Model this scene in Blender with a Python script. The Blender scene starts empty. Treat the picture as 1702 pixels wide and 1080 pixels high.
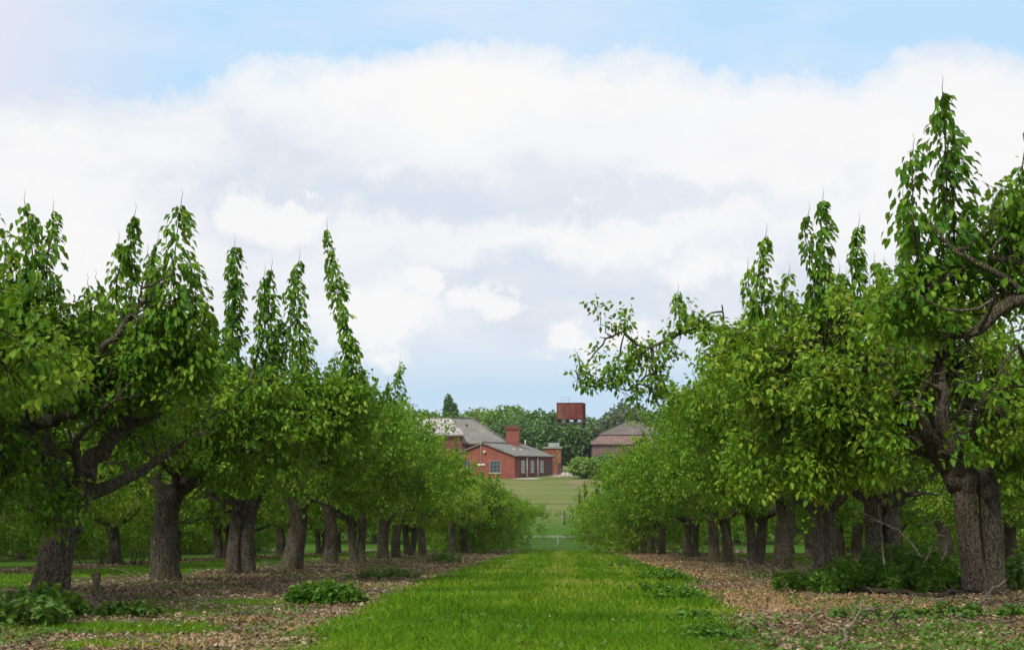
import bpy, math, random
import numpy as np
from mathutils import Vector, Matrix
R = math.radians
rng = np.random.default_rng(7)
random.seed(7)
C = bpy.context.scene.collection
F = 2200.0                       # focal length in photo pixels
HEY, SL = 0.6, 0.0582            # eye height over the orchard slope, slope
PITCH = math.atan(227 / F); YAW = R(1.93)
SPX, SPY = 851.0, 540.0

# ------------------------------------------------------------------ camera
scn = bpy.context.scene
cam_d = bpy.data.cameras.new('camera'); cam = bpy.data.objects.new('camera', cam_d); C.objects.link(cam)
cam.location = (0, 0, 0); cam.rotation_euler = (math.pi / 2 + PITCH, 0, YAW)
cam_d.sensor_width = 36; cam_d.lens = F / 1702 * 36; cam_d.clip_end = 20000; cam_d.clip_start = 0.1
cam_d.dof.use_dof = True; cam_d.dof.focus_distance = 24; cam_d.dof.aperture_fstop = 7.0
scn.camera = cam
MR = cam.rotation_euler.to_matrix()

def raydir(px, py):
    return (MR @ Vector(((px - SPX) / F, (SPY - py) / F, -1))).normalized()
def P(px, py, d):                # the world point seen there at depth d (metres along the rows)
    v = raydir(px, py); return np.array(v * (d / v.y))

# ------------------------------------------------------------------ numeric helpers
def hash3(i, j, k):
    n = (i * 374761393 + j * 668265263 + k * 2147483647 * 3 + 1013904223) & 0xFFFFFFFF
    n = ((n ^ (n >> 13)) * 1274126177) & 0xFFFFFFFF
    n = (n ^ (n >> 16)) & 0xFFFFFF
    return n / float(0xFFFFFF)
def vnoise(p):
    p = np.asarray(p, float); f = np.floor(p).astype(np.int64); t = p - f; t = t * t * (3 - 2 * t)
    r = 0
    for a in (0, 1):
        for b in (0, 1):
            for c in (0, 1):
                w = (t[:, 0] if a else 1 - t[:, 0]) * (t[:, 1] if b else 1 - t[:, 1]) * (t[:, 2] if c else 1 - t[:, 2])
                r = r + w * hash3(f[:, 0] + a, f[:, 1] + b, f[:, 2] + c)
    return r
def fbm(p, o=3):
    p = np.asarray(p, float); r = 0; a = .5; s = 0
    for k in range(o):
        r = r + a * vnoise(p * 2 ** k + 17.3 * k); s += a; a *= .5
    return r / s
def fbm2(x, y, sc, o=3, off=0):
    x = np.atleast_1d(np.asarray(x, float)); y = np.atleast_1d(np.asarray(y, float))
    return fbm(np.stack([x * sc + off, y * sc - off, np.full_like(x, off * 1.7 + .5)], 1), o)
def sstep(a, b, x): t = np.clip((x - a) / (b - a), 0, 1); return t * t * (3 - 2 * t)
def unit(v): return v / np.maximum(np.linalg.norm(v, axis=-1, keepdims=True), 1e-9)

# ------------------------------------------------------------------ mesh builder
class MB:
    def __init__(s): s.v = []; s.f = []; s.m = []; s.r = []; s.n = 0; s.sm = []
    def add(s, v, f, m=0, r=None, smooth=False):
        v = np.asarray(v, float).reshape(-1, 3); f = np.asarray(f, int)
        s.v.append(v); s.f.append(f + s.n); s.m.append(np.full(len(f), m)); s.n += len(v)
        s.sm.append(np.full(len(f), smooth))
        s.r.append(np.full(len(v), .5) if r is None else np.broadcast_to(np.asarray(r, float), (len(v),)))
        return s
    def box(s, a, b, m=0, M=None):
        x0, y0, z0 = a; x1, y1, z1 = b
        v = np.array([[x0,y0,z0],[x1,y0,z0],[x1,y1,z0],[x0,y1,z0],[x0,y0,z1],[x1,y0,z1],[x1,y1,z1],[x0,y1,z1]], float)
        if M is not None: v = v @ M.T
        return s.add(v, [[0,3,2,1],[4,5,6,7],[0,1,5,4],[1,2,6,5],[2,3,7,6],[3,0,4,7]], m)
    def tube(s, pts, rad, sides=8, m=0, rough=0.0, seed=0, cap=True, r=None, ridges=0):
        pts = np.asarray(pts, float); n = len(pts); rad = np.broadcast_to(np.asarray(rad, float), (n,))
        t = np.gradient(pts, axis=0); t = unit(t)
        up = np.array([1, 0, 0.]) if abs(t[0][0]) < .8 else np.array([0, 1., 0])
        a = np.cross(t[0], up); a /= np.linalg.norm(a)
        ang = np.linspace(0, 2 * math.pi, sides, endpoint=False)
        V = np.zeros((n, sides, 3))
        for i in range(n):
            a = a - t[i] * np.dot(a, t[i]); a /= np.linalg.norm(a); b = np.cross(t[i], a)
            ring = np.cos(ang)[:, None] * a + np.sin(ang)[:, None] * b
            rr = np.full(sides, rad[i])
            if rough:
                q = pts[i] * 2.2 + ring * 1.4 + seed * 7.7
                rr = rr * (1 + rough * 2 * (fbm(q, 3) - .5))
            if ridges: rr = rr * (1 + ridges * np.sin(ang * 3 + seed + i * .12) + ridges * .7 * np.sin(ang * 5 + seed * 2.3))
            V[i] = pts[i] + ring * rr[:, None]
        i0 = np.arange(n - 1)[:, None] * sides; j = np.arange(sides)[None, :]; j2 = (j + 1) % sides
        f = np.stack([i0 + j, i0 + j2, i0 + sides + j2, i0 + sides + j], -1).reshape(-1, 4)
        s.add(V, f, m, r, True)
        if cap:
            c = s.n; s.add(np.array([pts[0] - t[0] * rad[0] * .1, pts[-1] + t[-1] * rad[-1] * .35]), np.zeros((0, 4), int), m)
            base = c - n * sides
            fa = [[c - base, (k + 1) % sides, k] for k in range(sides)] + [[c + 1 - base, (n - 1) * sides + k, (n - 1) * sides + (k + 1) % sides] for k in range(sides)]
            fa = np.array(fa) + base; s.f.append(fa); s.m.append(np.full(len(fa), m)); s.sm.append(np.full(len(fa), True))
        return s
    def build(s, name, mats, parent=None, loc=None):
        me = bpy.data.meshes.new(name)
        V = np.concatenate(s.v); me.vertices.add(len(V)); me.vertices.foreach_set('co', V.ravel())
        tot = []; idx = []
        for f in s.f:
            if len(f): tot.append(np.full(len(f), f.shape[1])); idx.append(f.ravel())
        M = np.concatenate([m for m, f in zip(s.m, s.f) if len(f)]); SM = np.concatenate([m for m, f in zip(s.sm, s.f) if len(f)])
        tot = np.concatenate(tot); idx = np.concatenate(idx)
        me.loops.add(len(idx)); me.loops.foreach_set('vertex_index', idx)
        me.polygons.add(len(tot)); st = np.concatenate([[0], np.cumsum(tot)[:-1]])
        me.polygons.foreach_set('loop_start', st); me.polygons.foreach_set('loop_total', tot)
        me.polygons.foreach_set('material_index', M.astype(np.int32)); me.polygons.foreach_set('use_smooth', SM.astype(bool))
        at = me.attributes.new('rnd', 'FLOAT', 'POINT'); at.data.foreach_set('value', np.concatenate(s.r).astype(np.float32))
        for m in (mats if isinstance(mats, (list, tuple)) else [mats]): me.materials.append(m)
        me.update(calc_edges=True); me.validate()
        o = bpy.data.objects.new(name, me); C.objects.link(o)
        if parent is not None: o.parent = parent
        if loc is not None: o.location = loc
        return o

def empty(name, loc, rz=0):
    o = bpy.data.objects.new(name, None); C.objects.link(o); o.location = loc; o.rotation_euler = (0, 0, rz); o.empty_display_size = .3; return o
def tag(o, label, cat, group=None, kind=None):
    if label: o['label'] = label
    if cat: o['category'] = cat
    if group: o['group'] = group
    if kind: o['kind'] = kind
    return o
def structure(o): o['kind'] = 'structure'; return o

def leaf_geo(mb, B, D, size, m=0, wid=.31, rnd=None, droop=.22, flat=.6):
    n = len(B); D = unit(D); size = np.broadcast_to(size, (n,))[:, None]
    up = np.array([0, 0, 1.]) + rng.normal(0, flat, (n, 3)); S = unit(np.cross(D, up)); N = np.cross(S, D)
    fold = .10 * size
    wid = wid * rng.uniform(.8, 1.15, (n, 1))
    b = B; M_ = B + D * size * .5
    L = B + D * size * .46 + S * size * wid + N * fold; Rr = B + D * size * .46 - S * size * wid + N * fold
    T = B + D * size; T[:, 2] -= (droop * size)[:, 0]; T += N * 0
    L2 = B + D * size * .78 + S * size * wid * .62 + N * fold * .4; L2[:, 2] -= (droop * .5 * size)[:, 0]
    R2 = B + D * size * .78 - S * size * wid * .62 + N * fold * .4; R2[:, 2] -= (droop * .5 * size)[:, 0]
    V = np.stack([b, L, L2, T, R2, Rr, M_], 1)
    k = np.arange(n)[:, None] * 7
    f = np.concatenate([k + np.array([[0, 6, 3, 2]]) * 0 + np.array([[0, 6, 2, 1]]), k + np.array([[0, 5, 4, 6]])]); f3 = np.concatenate([k + np.array([[6, 3, 2]]), k + np.array([[6, 4, 3]])])
    if rnd is None: rnd = rng.random(n)
    rr = np.repeat(rnd, 7)
    mb.add(V, f, m, rr); base = mb.n - 7 * n
    mb.f.append(f3 + base); mb.m.append(np.full(len(f3), m)); mb.sm.append(np.full(len(f3), False))

# ------------------------------------------------------------------ materials
def mat(name):
    m = bpy.data.materials.new(name); m.use_nodes = True; nt = m.node_tree; nt.nodes.clear(); return m, nt
class N:
    def __init__(s, nt): s.nt = nt
    def __call__(s, t, **k):
        n = s.nt.nodes.new(t); ins = k.pop('i', {})
        for a, b in k.items(): setattr(n, a, b)
        for a, b in ins.items():
            if isinstance(b, bpy.types.NodeSocket): s.nt.links.new(b, n.inputs[a])
            else: n.inputs[a].default_value = b
        return n
    def math(s, op, a, b=None, c=None, clamp=False):
        n = s.nt.nodes.new('ShaderNodeMath'); n.operation = op; n.use_clamp = clamp
        for i, x in enumerate((a, b, c)):
            if x is None: continue
            if isinstance(x, bpy.types.NodeSocket): s.nt.links.new(x, n.inputs[i])
            else: n.inputs[i].default_value = x
        return n.outputs[0]
    def mix(s, f, a, b, blend='MIX'):
        n = s.nt.nodes.new('ShaderNodeMix'); n.data_type = 'RGBA'; n.blend_type = blend
        for i, x in ((0, f), (6, a), (7, b)):
            if isinstance(x, bpy.types.NodeSocket): s.nt.links.new(x, n.inputs[i])
            elif i == 0: n.inputs[0].default_value = x
            else: n.inputs[i].default_value = (*x, 1) if len(x) == 3 else x
        return n.outputs[2]
    def ramp(s, f, stops, interp='LINEAR'):
        n = s.nt.nodes.new('ShaderNodeValToRGB'); n.color_ramp.interpolation = interp
        e = n.color_ramp.elements
        while len(e) < len(stops): e.new(.5)
        for q, (p, c) in zip(e, stops): q.position = p; q.color = (*c, 1) if len(c) == 3 else c
        s.nt.links.new(f, n.inputs[0]); return n.outputs[0]
    def noise(s, vec, scale, detail=3, rough=.55):
        n = s.nt.nodes.new('ShaderNodeTexNoise'); n.inputs['Scale'].default_value = scale; n.inputs['Detail'].default_value = detail; n.inputs['Roughness'].default_value = rough
        if vec is not None: s.nt.links.new(vec, n.inputs['Vector'])
        return n.outputs['Fac']
    def out(s, sh): s.nt.links.new(sh, s.nt.nodes.new('ShaderNodeOutputMaterial').inputs[0])
    def map(s, vec, sc):
        n = s.nt.nodes.new('ShaderNodeMapping'); n.inputs['Scale'].default_value = sc; s.nt.links.new(vec, n.inputs[0]); return n.outputs[0]

def leaf_mat(name, stops, transl=.36, rough=.48, spec=.2, tc=(.30, .42, .02), nscale=1.1, mott=.38):
    m, nt = mat(name); g = N(nt)
    a = g('ShaderNodeAttribute', attribute_name='rnd').outputs['Fac']; oi = g('ShaderNodeObjectInfo').outputs['Random']
    co = g('ShaderNodeNewGeometry').outputs['Position']
    nz = g.noise(co, nscale, 2)
    f = g.math('ADD', g.math('MULTIPLY', a, 1 - mott), g.math('MULTIPLY', nz, mott)); f = g.math('ADD', f, g.math('MULTIPLY', g.math('SUBTRACT', oi, .5), .16), clamp=True)
    col = g.ramp(f, stops)
    p = g('ShaderNodeBsdfPrincipled', i={'Base Color': col, 'Roughness': rough, 'Specular IOR Level': spec})
    t = g('ShaderNodeBsdfTranslucent', i={'Color': g.mix(.6, col, tc)})
    mx = g('ShaderNodeMixShader', i={0: transl}); nt.links.new(p.outputs[0], mx.inputs[1]); nt.links.new(t.outputs[0], mx.inputs[2])
    g.out(mx.outputs[0]); return m
PEAR = leaf_mat('pear leaves', [(.12, (.024, .088, .008)), (.30, (.055, .158, .010)), (.46, (.100, .232, .012)), (.63, (.178, .318, .018)), (.82, (.34, .44, .05)), (.91, (.28, .14, .035))])
NETTLE = leaf_mat('nettle leaves', [(.15, (.025, .085, .010)), (.5, (.065, .18, .014)), (.85, (.15, .29, .03))], .28)
WEED = leaf_mat('weed leaves', [(0, (.03, .09, .015)), (.5, (.08, .17, .025)), (1, (.17, .25, .06))], .25)
GRASS = leaf_mat('grass blades', [(.08, (.022, .070, .004)), (.33, (.054, .145, .005)), (.52, (.092, .205, .007)), (.70, (.17, .26, .012)), (.9, (.38, .31, .12))], .22, .7, .08, nscale=.55, mott=.55)
FARM = leaf_mat('far broadleaf leaves', [(0, (.04, .095, .035)), (.5, (.09, .18, .055)), (1, (.19, .30, .09))], .2, .7, .1, nscale=.12)
FARL = leaf_mat('far lime leaves', [(0, (.065, .14, .03)), (.5, (.14, .25, .045)), (1, (.28, .38, .08))], .2, .7, .1, nscale=.12)
FARG = leaf_mat('far willow leaves', [(0, (.05, .075, .045)), (.5, (.11, .15, .08)), (1, (.2, .25, .14))], .2, .7, .1, nscale=.12)
DRY = leaf_mat('dry leaf litter', [(.22, (.035, .023, .014)), (.37, (.12, .08, .045)), (.52, (.235, .165, .10)), (.68, (.38, .285, .18)), (.88, (.64, .54, .40))], .1, .8, .1, tc=(.2, .12, .06), nscale=1.1, mott=.55)
STRAW = leaf_mat('dry straw', [(0, (.20, .11, .045)), (.5, (.44, .27, .12)), (1, (.62, .48, .30))], .15, .8, .1, tc=(.4, .3, .15), nscale=1)
PETAL = leaf_mat('yellow petals', [(0, (.8, .5, .01)), (1, (.9, .7, .02))], .2)

def bark_mat(name, dark, light, moss=0.0):
    m, nt = mat(name); g = N(nt)
    co = g('ShaderNodeTexCoord').outputs['Object']
    v1 = g('ShaderNodeTexVoronoi', feature='DISTANCE_TO_EDGE', i={'Vector': g.map(g('ShaderNodeVectorMath', operation='ADD', i={0: co, 1: g('ShaderNodeVectorMath', operation='SCALE', i={0: g('ShaderNodeTexNoise', i={'Vector': co, 'Scale': 9.0}).outputs['Color'], 'Scale': .12}).outputs[0]}).outputs[0], (1, 1, .20)), 'Scale': 46}).outputs['Distance']
    n1 = g.noise(g.map(co, (1, 1, .16)), 34, 6, .75); n2 = g.noise(co, 2.2, 3)
    crack = g.math('MULTIPLY', v1, 5, clamp=True)
    h = g.math('ADD', g.math('MULTIPLY', crack, .28), g.math('MULTIPLY', n1, .9))
    col = g.ramp(h, [(.3, [x * .3 for x in dark]), (.48, dark), (.68, light), (1, [min(1, x * 1.5) for x in light])])
    gr = g.ramp(n2, [(.35, (1, 1, 1)), (.7, (.62, .66, .5))]); col = g.mix(1, col, gr, 'MULTIPLY')
    if moss:
        nz = g('ShaderNodeNewGeometry').outputs['Normal']; sx = g('ShaderNodeSeparateXYZ', i={0: nz}).outputs[2]
        f = g.math('MULTIPLY', g.math('MULTIPLY', g.math('ADD', sx, .1, clamp=True), g.ramp(g.noise(co, 5, 3), [(.42, (0, 0, 0)), (.6, (1, 1, 1))])), moss)
        col = g.mix(f, col, (.10, .09, .02))
    b = g('ShaderNodeBump', i={'Strength': 1, 'Distance': .06, 'Height': h})
    p = g('ShaderNodeBsdfPrincipled', i={'Base Color': col, 'Roughness': .9, 'Specular IOR Level': .15, 'Normal': b.outputs[0]}); g.out(p.outputs[0]); return m
BARK = bark_mat('pear bark', (.088, .070, .052), (.26, .215, .165), .75)
TWIG = bark_mat('twig bark', (.06, .042, .032), (.13, .10, .075))
DEAD = bark_mat('bleached dead wood', (.24, .19, .14), (.5, .43, .35))
CUT = bark_mat('sawn wood', (.22, .11, .05), (.32, .18, .09))

def plain(name, col, rough=.7, metal=0, var=.25, scale=3, bump=0, stretch=(1, 1, 1), spec=.3):
    m, nt = mat(name); g = N(nt); co = g('ShaderNodeTexCoord').outputs['Object']
    n1 = g.noise(g.map(co, stretch), scale, 5, .65)
    c = g.ramp(n1, [(.25, [x * (1 - var) for x in col]), (.75, [min(1, x * (1 + var)) for x in col])])
    k = {'Base Color': c, 'Roughness': rough, 'Metallic': metal, 'Specular IOR Level': spec}
    if bump: k['Normal'] = g('ShaderNodeBump', i={'Strength': .6, 'Distance': bump, 'Height': n1}).outputs[0]
    g.out(g('ShaderNodeBsdfPrincipled', i=k).outputs[0]); return m
def brick_mat(name, a, b, mortar, sc=1.0):
    m, nt = mat(name); g = N(nt); co = g('ShaderNodeTexCoord').outputs['Object']
    s = g('ShaderNodeSeparateXYZ', i={0: co}); u = g.math('ADD', s.outputs[0], s.outputs[1])
    v = g('ShaderNodeCombineXYZ', i={0: u, 1: s.outputs[2]}).outputs[0]
    br = g('ShaderNodeTexBrick', i={'Vector': v, 'Color1': (*a, 1), 'Color2': (*b, 1), 'Mortar': (*mortar, 1), 'Scale': 1.0 * sc, 'Mortar Size': .008, 'Brick Width': .23, 'Row Height': .075})
    c = g.mix(1, br.outputs[0], g.ramp(g.noise(co, .9, 4, .7), [(.3, (.7, .68, .66)), (.7, (1.15, 1.1, 1.05))]), 'MULTIPLY')
    g.out(g('ShaderNodeBsdfPrincipled', i={'Base Color': c, 'Roughness': .9, 'Specular IOR Level': .1}).outputs[0]); return m
def slate_mat(name, a, b, lich):
    m, nt = mat(name); g = N(nt); co = g('ShaderNodeTexCoord').outputs['Object']
    s = g('ShaderNodeSeparateXYZ', i={0: co}); u = g.math('ADD', s.outputs[0], g.math('MULTIPLY', s.outputs[1], .3))
    v = g('ShaderNodeCombineXYZ', i={0: u, 1: s.outputs[2]}).outputs[0]
    br = g('ShaderNodeTexBrick', i={'Vector': v, 'Color1': (*a, 1), 'Color2': (*b, 1), 'Mortar': (*[x * .4 for x in a], 1), 'Scale': 1.0, 'Mortar Size': .015, 'Brick Width': .45, 'Row Height': .17})
    c = g.mix(g.ramp(g.noise(co, .55, 5, .75), [(.48, (0, 0, 0)), (.72, (.8, .8, .8))]), br.outputs[0], lich)
    g.out(g('ShaderNodeBsdfPrincipled', i={'Base Color': c, 'Roughness': .85, 'Specular IOR Level': .2}).outputs[0]); return m
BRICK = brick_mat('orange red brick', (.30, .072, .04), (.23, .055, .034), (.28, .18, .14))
BRICKD = brick_mat('dark and shaded red brick', (.22, .055, .04), (.16, .045, .035), (.22, .16, .13))  # darker brick; on the farm range's side wall it paints in the shade
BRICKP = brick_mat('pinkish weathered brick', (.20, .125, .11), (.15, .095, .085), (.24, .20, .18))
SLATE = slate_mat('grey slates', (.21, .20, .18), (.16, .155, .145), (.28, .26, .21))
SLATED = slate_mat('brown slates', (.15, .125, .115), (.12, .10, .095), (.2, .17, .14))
SHEET = plain('weathered roof sheet', (.32, .29, .27), .8, var=.55, scale=1.0)
PALE = plain('pale painted metal', (.62, .64, .62), .5, var=.1)
WHITE = plain('white paint', (.7, .7, .66), .5, var=.1)
DARKM = plain('dark weathered steel', (.06, .05, .045), .7, var=.4)
GLASS = plain('dark window glass', (.05, .06, .065), .15, var=.3, spec=.6)
GLASSP = plain('pale window glass', (.28, .31, .31), .2, var=.3, spec=.6)
GALV = plain('galvanised steel', (.36, .38, .37), .5, .3, var=.2)
GREYW = plain('grey fence wood', (.26, .27, .24), .9, var=.3, scale=6)
PAVE = plain('pale concrete paving', (.42, .36, .32), .9, var=.25, scale=.8)
LEAD = plain('green grey lead', (.30, .34, .31), .7, var=.2)
m, nt = mat('rusty tank panels'); g = N(nt); co = g('ShaderNodeTexCoord').outputs['Object']
c1 = g.ramp(g.math('ADD', g.math('MULTIPLY', g.noise(g.map(co, (1, 1, .5)), 1.1, 5, .7), .7), g.math('MULTIPLY', g.math('SUBTRACT', .5, g.math('MULTIPLY', g('ShaderNodeSeparateXYZ', i={0: co}).outputs[0], .12)), .3)), [(.3, (.07, .012, .010)), (.44, (.15, .020, .015)), (.54, (.17, .055, .022)), (.66, (.19, .125, .055))])
c1 = g.mix(g.ramp(g.noise(g.map(co, (3, 3, .35)), 1.7, 3), [(.5, (0, 0, 0)), (.72, (.7, .7, .7))]), c1, (.06, .02, .015))
g.out(g('ShaderNodeBsdfPrincipled', i={'Base Color': c1, 'Roughness': .8}).outputs[0]); RUST = m

# ------------------------------------------------------------------ ground shape and cover
GY = np.array([-400, 0, 73, 80, 90, 190, 240, 400, 1500, 6000.]); GZ = np.array([-.6 + 5, -.6, -.6 - 73 * SL, -5.02, -4.95, -2.2, -1.7, -1.6, -2.2, -6])
def gz(x, y):
    x = np.asarray(x, float); y = np.asarray(y, float)
    z = np.interp(y, GY, GZ)
    near = 1 - sstep(70, 90, y)
    b = (fbm2(x.ravel(), y.ravel(), .55, 3, 3).reshape(x.shape) - .5) * .10 + (fbm2(x.ravel(), y.ravel(), .12, 2, 9).reshape(x.shape) - .5) * .12 * sstep(8, 25, y)
    return z + b * near * .8
def gz1(x, y): return float(gz(np.array([x]), np.array([y]))[0])
def path_edges(y):
    l = np.interp(y, [0, 7.2, 12, 21, 47, 75], [-1.2, -1.38, -1.7, -1.98, -2.05, -2.1]); r = np.interp(y, [0, 7.2, 12, 21, 47, 75], [.7, .9, 1.45, 2.1, 2.45, 2.4]); return l, r
def grassm(x, y):
    """1 where grass grows, 0 on leaf litter"""
    l, r = path_edges(y); n = fbm2(x, y, 1.1, 4, 5); n2 = fbm2(x, y, .45, 3, 12)
    w = .16
    inside = sstep(-w, w, (x - l) + (n - .5) * 1.0) * sstep(-w, w, (r - x) + (n - .5) * 1.0)
    # worn streak in the middle of the alley
    patch = sstep(.48, .64, fbm2(x, y * .6, 1.1, 4, 31)) * .5
    strip = np.zeros_like(x)
    for c, h in ((-8.2, 1.3), (-13.2, 1.6), (7.6, 1.2), (12.5, 1.5), (-18.5, 1.5), (18, 1.5)):
        strip = np.maximum(strip, sstep(h + .6, h - .3, np.abs(x - c) + (n - .5) * 1.6))
    # green patch low left of the photo
    for cx, cy, rx, ry in ((-2.9, 9.1, .75, .55), (-3.9, 10.6, 1.1, .5), (-2.55, 7.6, .4, .45), (-3.3, 12.8, 1.3, .5)):
        strip = np.maximum(strip, sstep(1.2, .7, np.hypot((x - cx) / rx, (y - cy) / ry) + (n - .5) * 1.2))
    for cx, cy, rx, ry in ((2.6, 9.2, .8, .5), (3.4, 11, .9, .7), (1.9, 7.9, .5, .5), (4.1, 9.6, .6, .4)):
        strip = np.maximum(strip, .5 * sstep(1.3, .5, np.hypot((x - cx) / rx, (y - cy) / ry) + (n - .5) * 1.8))
    out = np.maximum(inside, np.maximum(strip, patch * np.where(x < 0, .8, .75)))
    return np.where(y > 76, 1, out)
def strawm(x, y):
    n = fbm2(x, y, .9, 3, 44); l, r = path_edges(y)
    s = sstep(.40, .54, n) * sstep(-.15, .3, x - r) * sstep(2.9, 1.4, x - r) * sstep(10, 13, y)
    s2 = sstep(.5, .65, n) * sstep(-.1, .3, l - x) * sstep(1.4, .5, l - x)
    return np.maximum(s, s2 * .7)

xs = np.unique(np.concatenate([np.linspace(-10, 10, 161), np.linspace(-40, 40, 81), -np.geomspace(40, 6000, 24), np.geomspace(40, 6000, 24)]))
ys = np.unique(np.concatenate([np.linspace(-30, 5, 12), np.geomspace(5, 80, 230), np.linspace(80, 260, 90), np.geomspace(260, 6000, 24)]))
X, Y = np.meshgrid(xs, ys); Z = gz(X, Y); nx, ny = len(xs), len(ys)
i = np.arange(ny - 1)[:, None] * nx; j = np.arange(nx - 1)[None, :]
f = np.stack([i + j, i + j + 1, i + nx + j + 1, i + nx + j], -1).reshape(-1, 4)
mb = MB(); mb.add(np.stack([X, Y, Z], -1), f, 0, None, True)
m, nt = mat('orchard floor'); g = N(nt)
pos = g('ShaderNodeNewGeometry').outputs['Position']
ga = g('ShaderNodeAttribute', attribute_name='grass').outputs['Fac']; sa = g('ShaderNodeAttribute', attribute_name='straw').outputs['Fac']
sep = g('ShaderNodeSeparateXYZ', i={0: pos}); yy = sep.outputs[1]
nf = g.noise(pos, 45, 4, .75); nm = g.noise(pos, 6, 4, .6); nl = g.noise(pos, .5, 3)
vor = g('ShaderNodeTexVoronoi', i={'Vector': pos, 'Scale': 32}); vc = g('ShaderNodeSeparateColor', i={0: vor.outputs['Color']}).outputs[0]
lit = g.ramp(g.math('ADD', g.math('MULTIPLY', vc, .6), g.math('MULTIPLY', nm, .4)), [(.15, (.04, .028, .02)), (.4, (.13, .09, .062)), (.62, (.25, .18, .13)), (.85, (.42, .33, .25))])
lit = g.mix(sa, lit, g.ramp(nf, [(.3, (.20, .10, .045)), (.7, (.46, .29, .15))]))
gr = g.ramp(g.math('ADD', g.math('MULTIPLY', nf, .5), g.math('MULTIPLY', nm, .5)), [(.3, (.02, .06, .006)), (.5, (.055, .14, .010)), (.7, (.12, .22, .02))])
field = g.ramp(g.math('ADD', g.math('MULTIPLY', g.noise(g.map(pos, (.25, 1, 1)), .22, 5, .7), .7), g.math('MULTIPLY', nm, .3)), [(.36, (.085, .125, .03)), (.5, (.155, .19, .05)), (.64, (.25, .24, .095))])
far = g.ramp(g.math('DIVIDE', g.math('SUBTRACT', yy, 95), 20, clamp=True), [(0, (0, 0, 0)), (1, (1, 1, 1))])
col = g.mix(ga, lit, gr); col = g.mix(far, col, field)
bare = g('ShaderNodeAttribute', attribute_name='bare').outputs['Fac']
col = g.mix(bare, col, g.ramp(nm, [(.3, (.18, .12, .07)), (.7, (.34, .25, .16))]))
bp = g('ShaderNodeBump', i={'Strength': .9, 'Distance': .04, 'Height': g.math('ADD', nf, vc)})
g.out(g('ShaderNodeBsdfPrincipled', i={'Base Color': col, 'Roughness': .95, 'Specular IOR Level': .1, 'Normal': bp.outputs[0]}).outputs[0])
GROUND = m
o = structure(mb.build('ground', GROUND))
def vattr(o, name, val):
    a = o.data.attributes.new(name, 'FLOAT', 'POINT'); a.data.foreach_set('value', np.asarray(val, np.float32).ravel())
vattr(o, 'grass', grassm(X.ravel(), Y.ravel())); vattr(o, 'straw', strawm(X.ravel(), Y.ravel()))
nb = fbm2(X.ravel(), Y.ravel() * .4, .12, 3, 77); Yr = Y.ravel(); Xr = X.ravel()
barev = sstep(.5, .62, nb) * sstep(150, 158, Yr) * sstep(185, 176, Yr) * sstep(-2, 1, Xr) * .8 + sstep(99, 96, Yr) * sstep(94, 96, Yr) * .0
barev = np.maximum(barev, sstep(4, 2.2, np.abs(Xr - 13 - .0 * Yr)) * sstep(24, 27, Yr) * sstep(36, 32, Yr) * .9)
vattr(o, 'bare', barev)

# grass blades: one sheet of stuff that nobody could count
def blades(name, n, ylo, yhi, maskf, mm, hlo, hhi, w0, xr=(-11, 11), pw=1.6, label=None, cat='grass', lean=.45, tint=None):
    u = rng.random(n); e = 1 - pw
    y = (ylo ** e + u * (yhi ** e - ylo ** e)) ** (1 / e)
    half = np.minimum(y * .46 + .5, 14); x = rng.uniform(-1, 1, n) * half
    x = np.clip(x, *xr)
    keep = (rng.random(n) < maskf(x, y)) & (x > xr[0]) & (x < xr[1]); x = x[keep]; y = y[keep]; n = len(x)
    hn = fbm2(x, y, 1.3, 3, 61)
    l_, r_ = path_edges(y); ins = sstep(-.25, .3, np.minimum(x - l_, r_ - x)) if name != 'dry_straw' else 1
    h = rng.uniform(hlo, hhi, n) * (.45 + 1.3 * hn) * (.5 + .5 * ins); w = w0 * (y / 8) ** .75 * rng.uniform(.7, 1.3, n)
    B = np.stack([x, y, gz(x, y) - .008], 1)
    a = rng.uniform(0, 2 * math.pi, n); S = np.stack([np.cos(a), np.sin(a) * .5, 0 * a], 1) * w[:, None]
    ld = rng.normal(0, lean, (n, 3)) * h[:, None]; ld[:, 2] = 0
    M1 = B + np.array([0, 0, .58]) * h[:, None] + ld * .35; T = B + np.array([0, 0, .9]) * h[:, None] + ld
    V = np.stack([B - S, B + S, M1 + S * .75, T, M1 - S * .75], 1)
    k = np.arange(n)[:, None] * 5; r = rng.random(n) if tint is None else tint(x, y, n)
    mb = MB(); mb.add(V, k + np.array([[0, 1, 2, 4]]), 0, np.repeat(r, 5)); f3 = k + np.array([[4, 2, 3]])
    mb.f.append(f3); mb.m.append(np.full(len(f3), 0)); mb.sm.append(np.full(len(f3), False))
    o = mb.build(name, mm); return tag(o, label, cat, kind='stuff')
def pathmask(x, y): return grassm(x, y)
def gtint(x, y, n):
    streak = np.maximum(sstep(.45, .1, np.abs(x - .15 - .1 * np.sin(y * .2))), .6 * sstep(.35, .05, np.abs(np.abs(x - .1) - 1.25))) * sstep(9, 26, y) * .6
    dry = sstep(.53, .66, fbm2(x, y, 1.6, 3, 88)) * .35
    lo = (fbm2(x, y, .9, 3, 91) - .5) * 1.1 + (fbm2(x, y, 4.5, 2, 93) - .5) * .5
    return np.clip(rng.random(n) * .62 + .1 + streak + lo + dry * rng.random(n) * 1.6, 0, 1)
blades('grass', 330000, 6.0, 76, pathmask, GRASS, .03, .085, .0040, label='short bright green grass carpeting the alley and the gaps in the leaf litter', tint=gtint)
def tuft(x, y): return grassm(x, y) * sstep(.56, .66, fbm2(x, y, 2.4, 2, 71))
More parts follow.
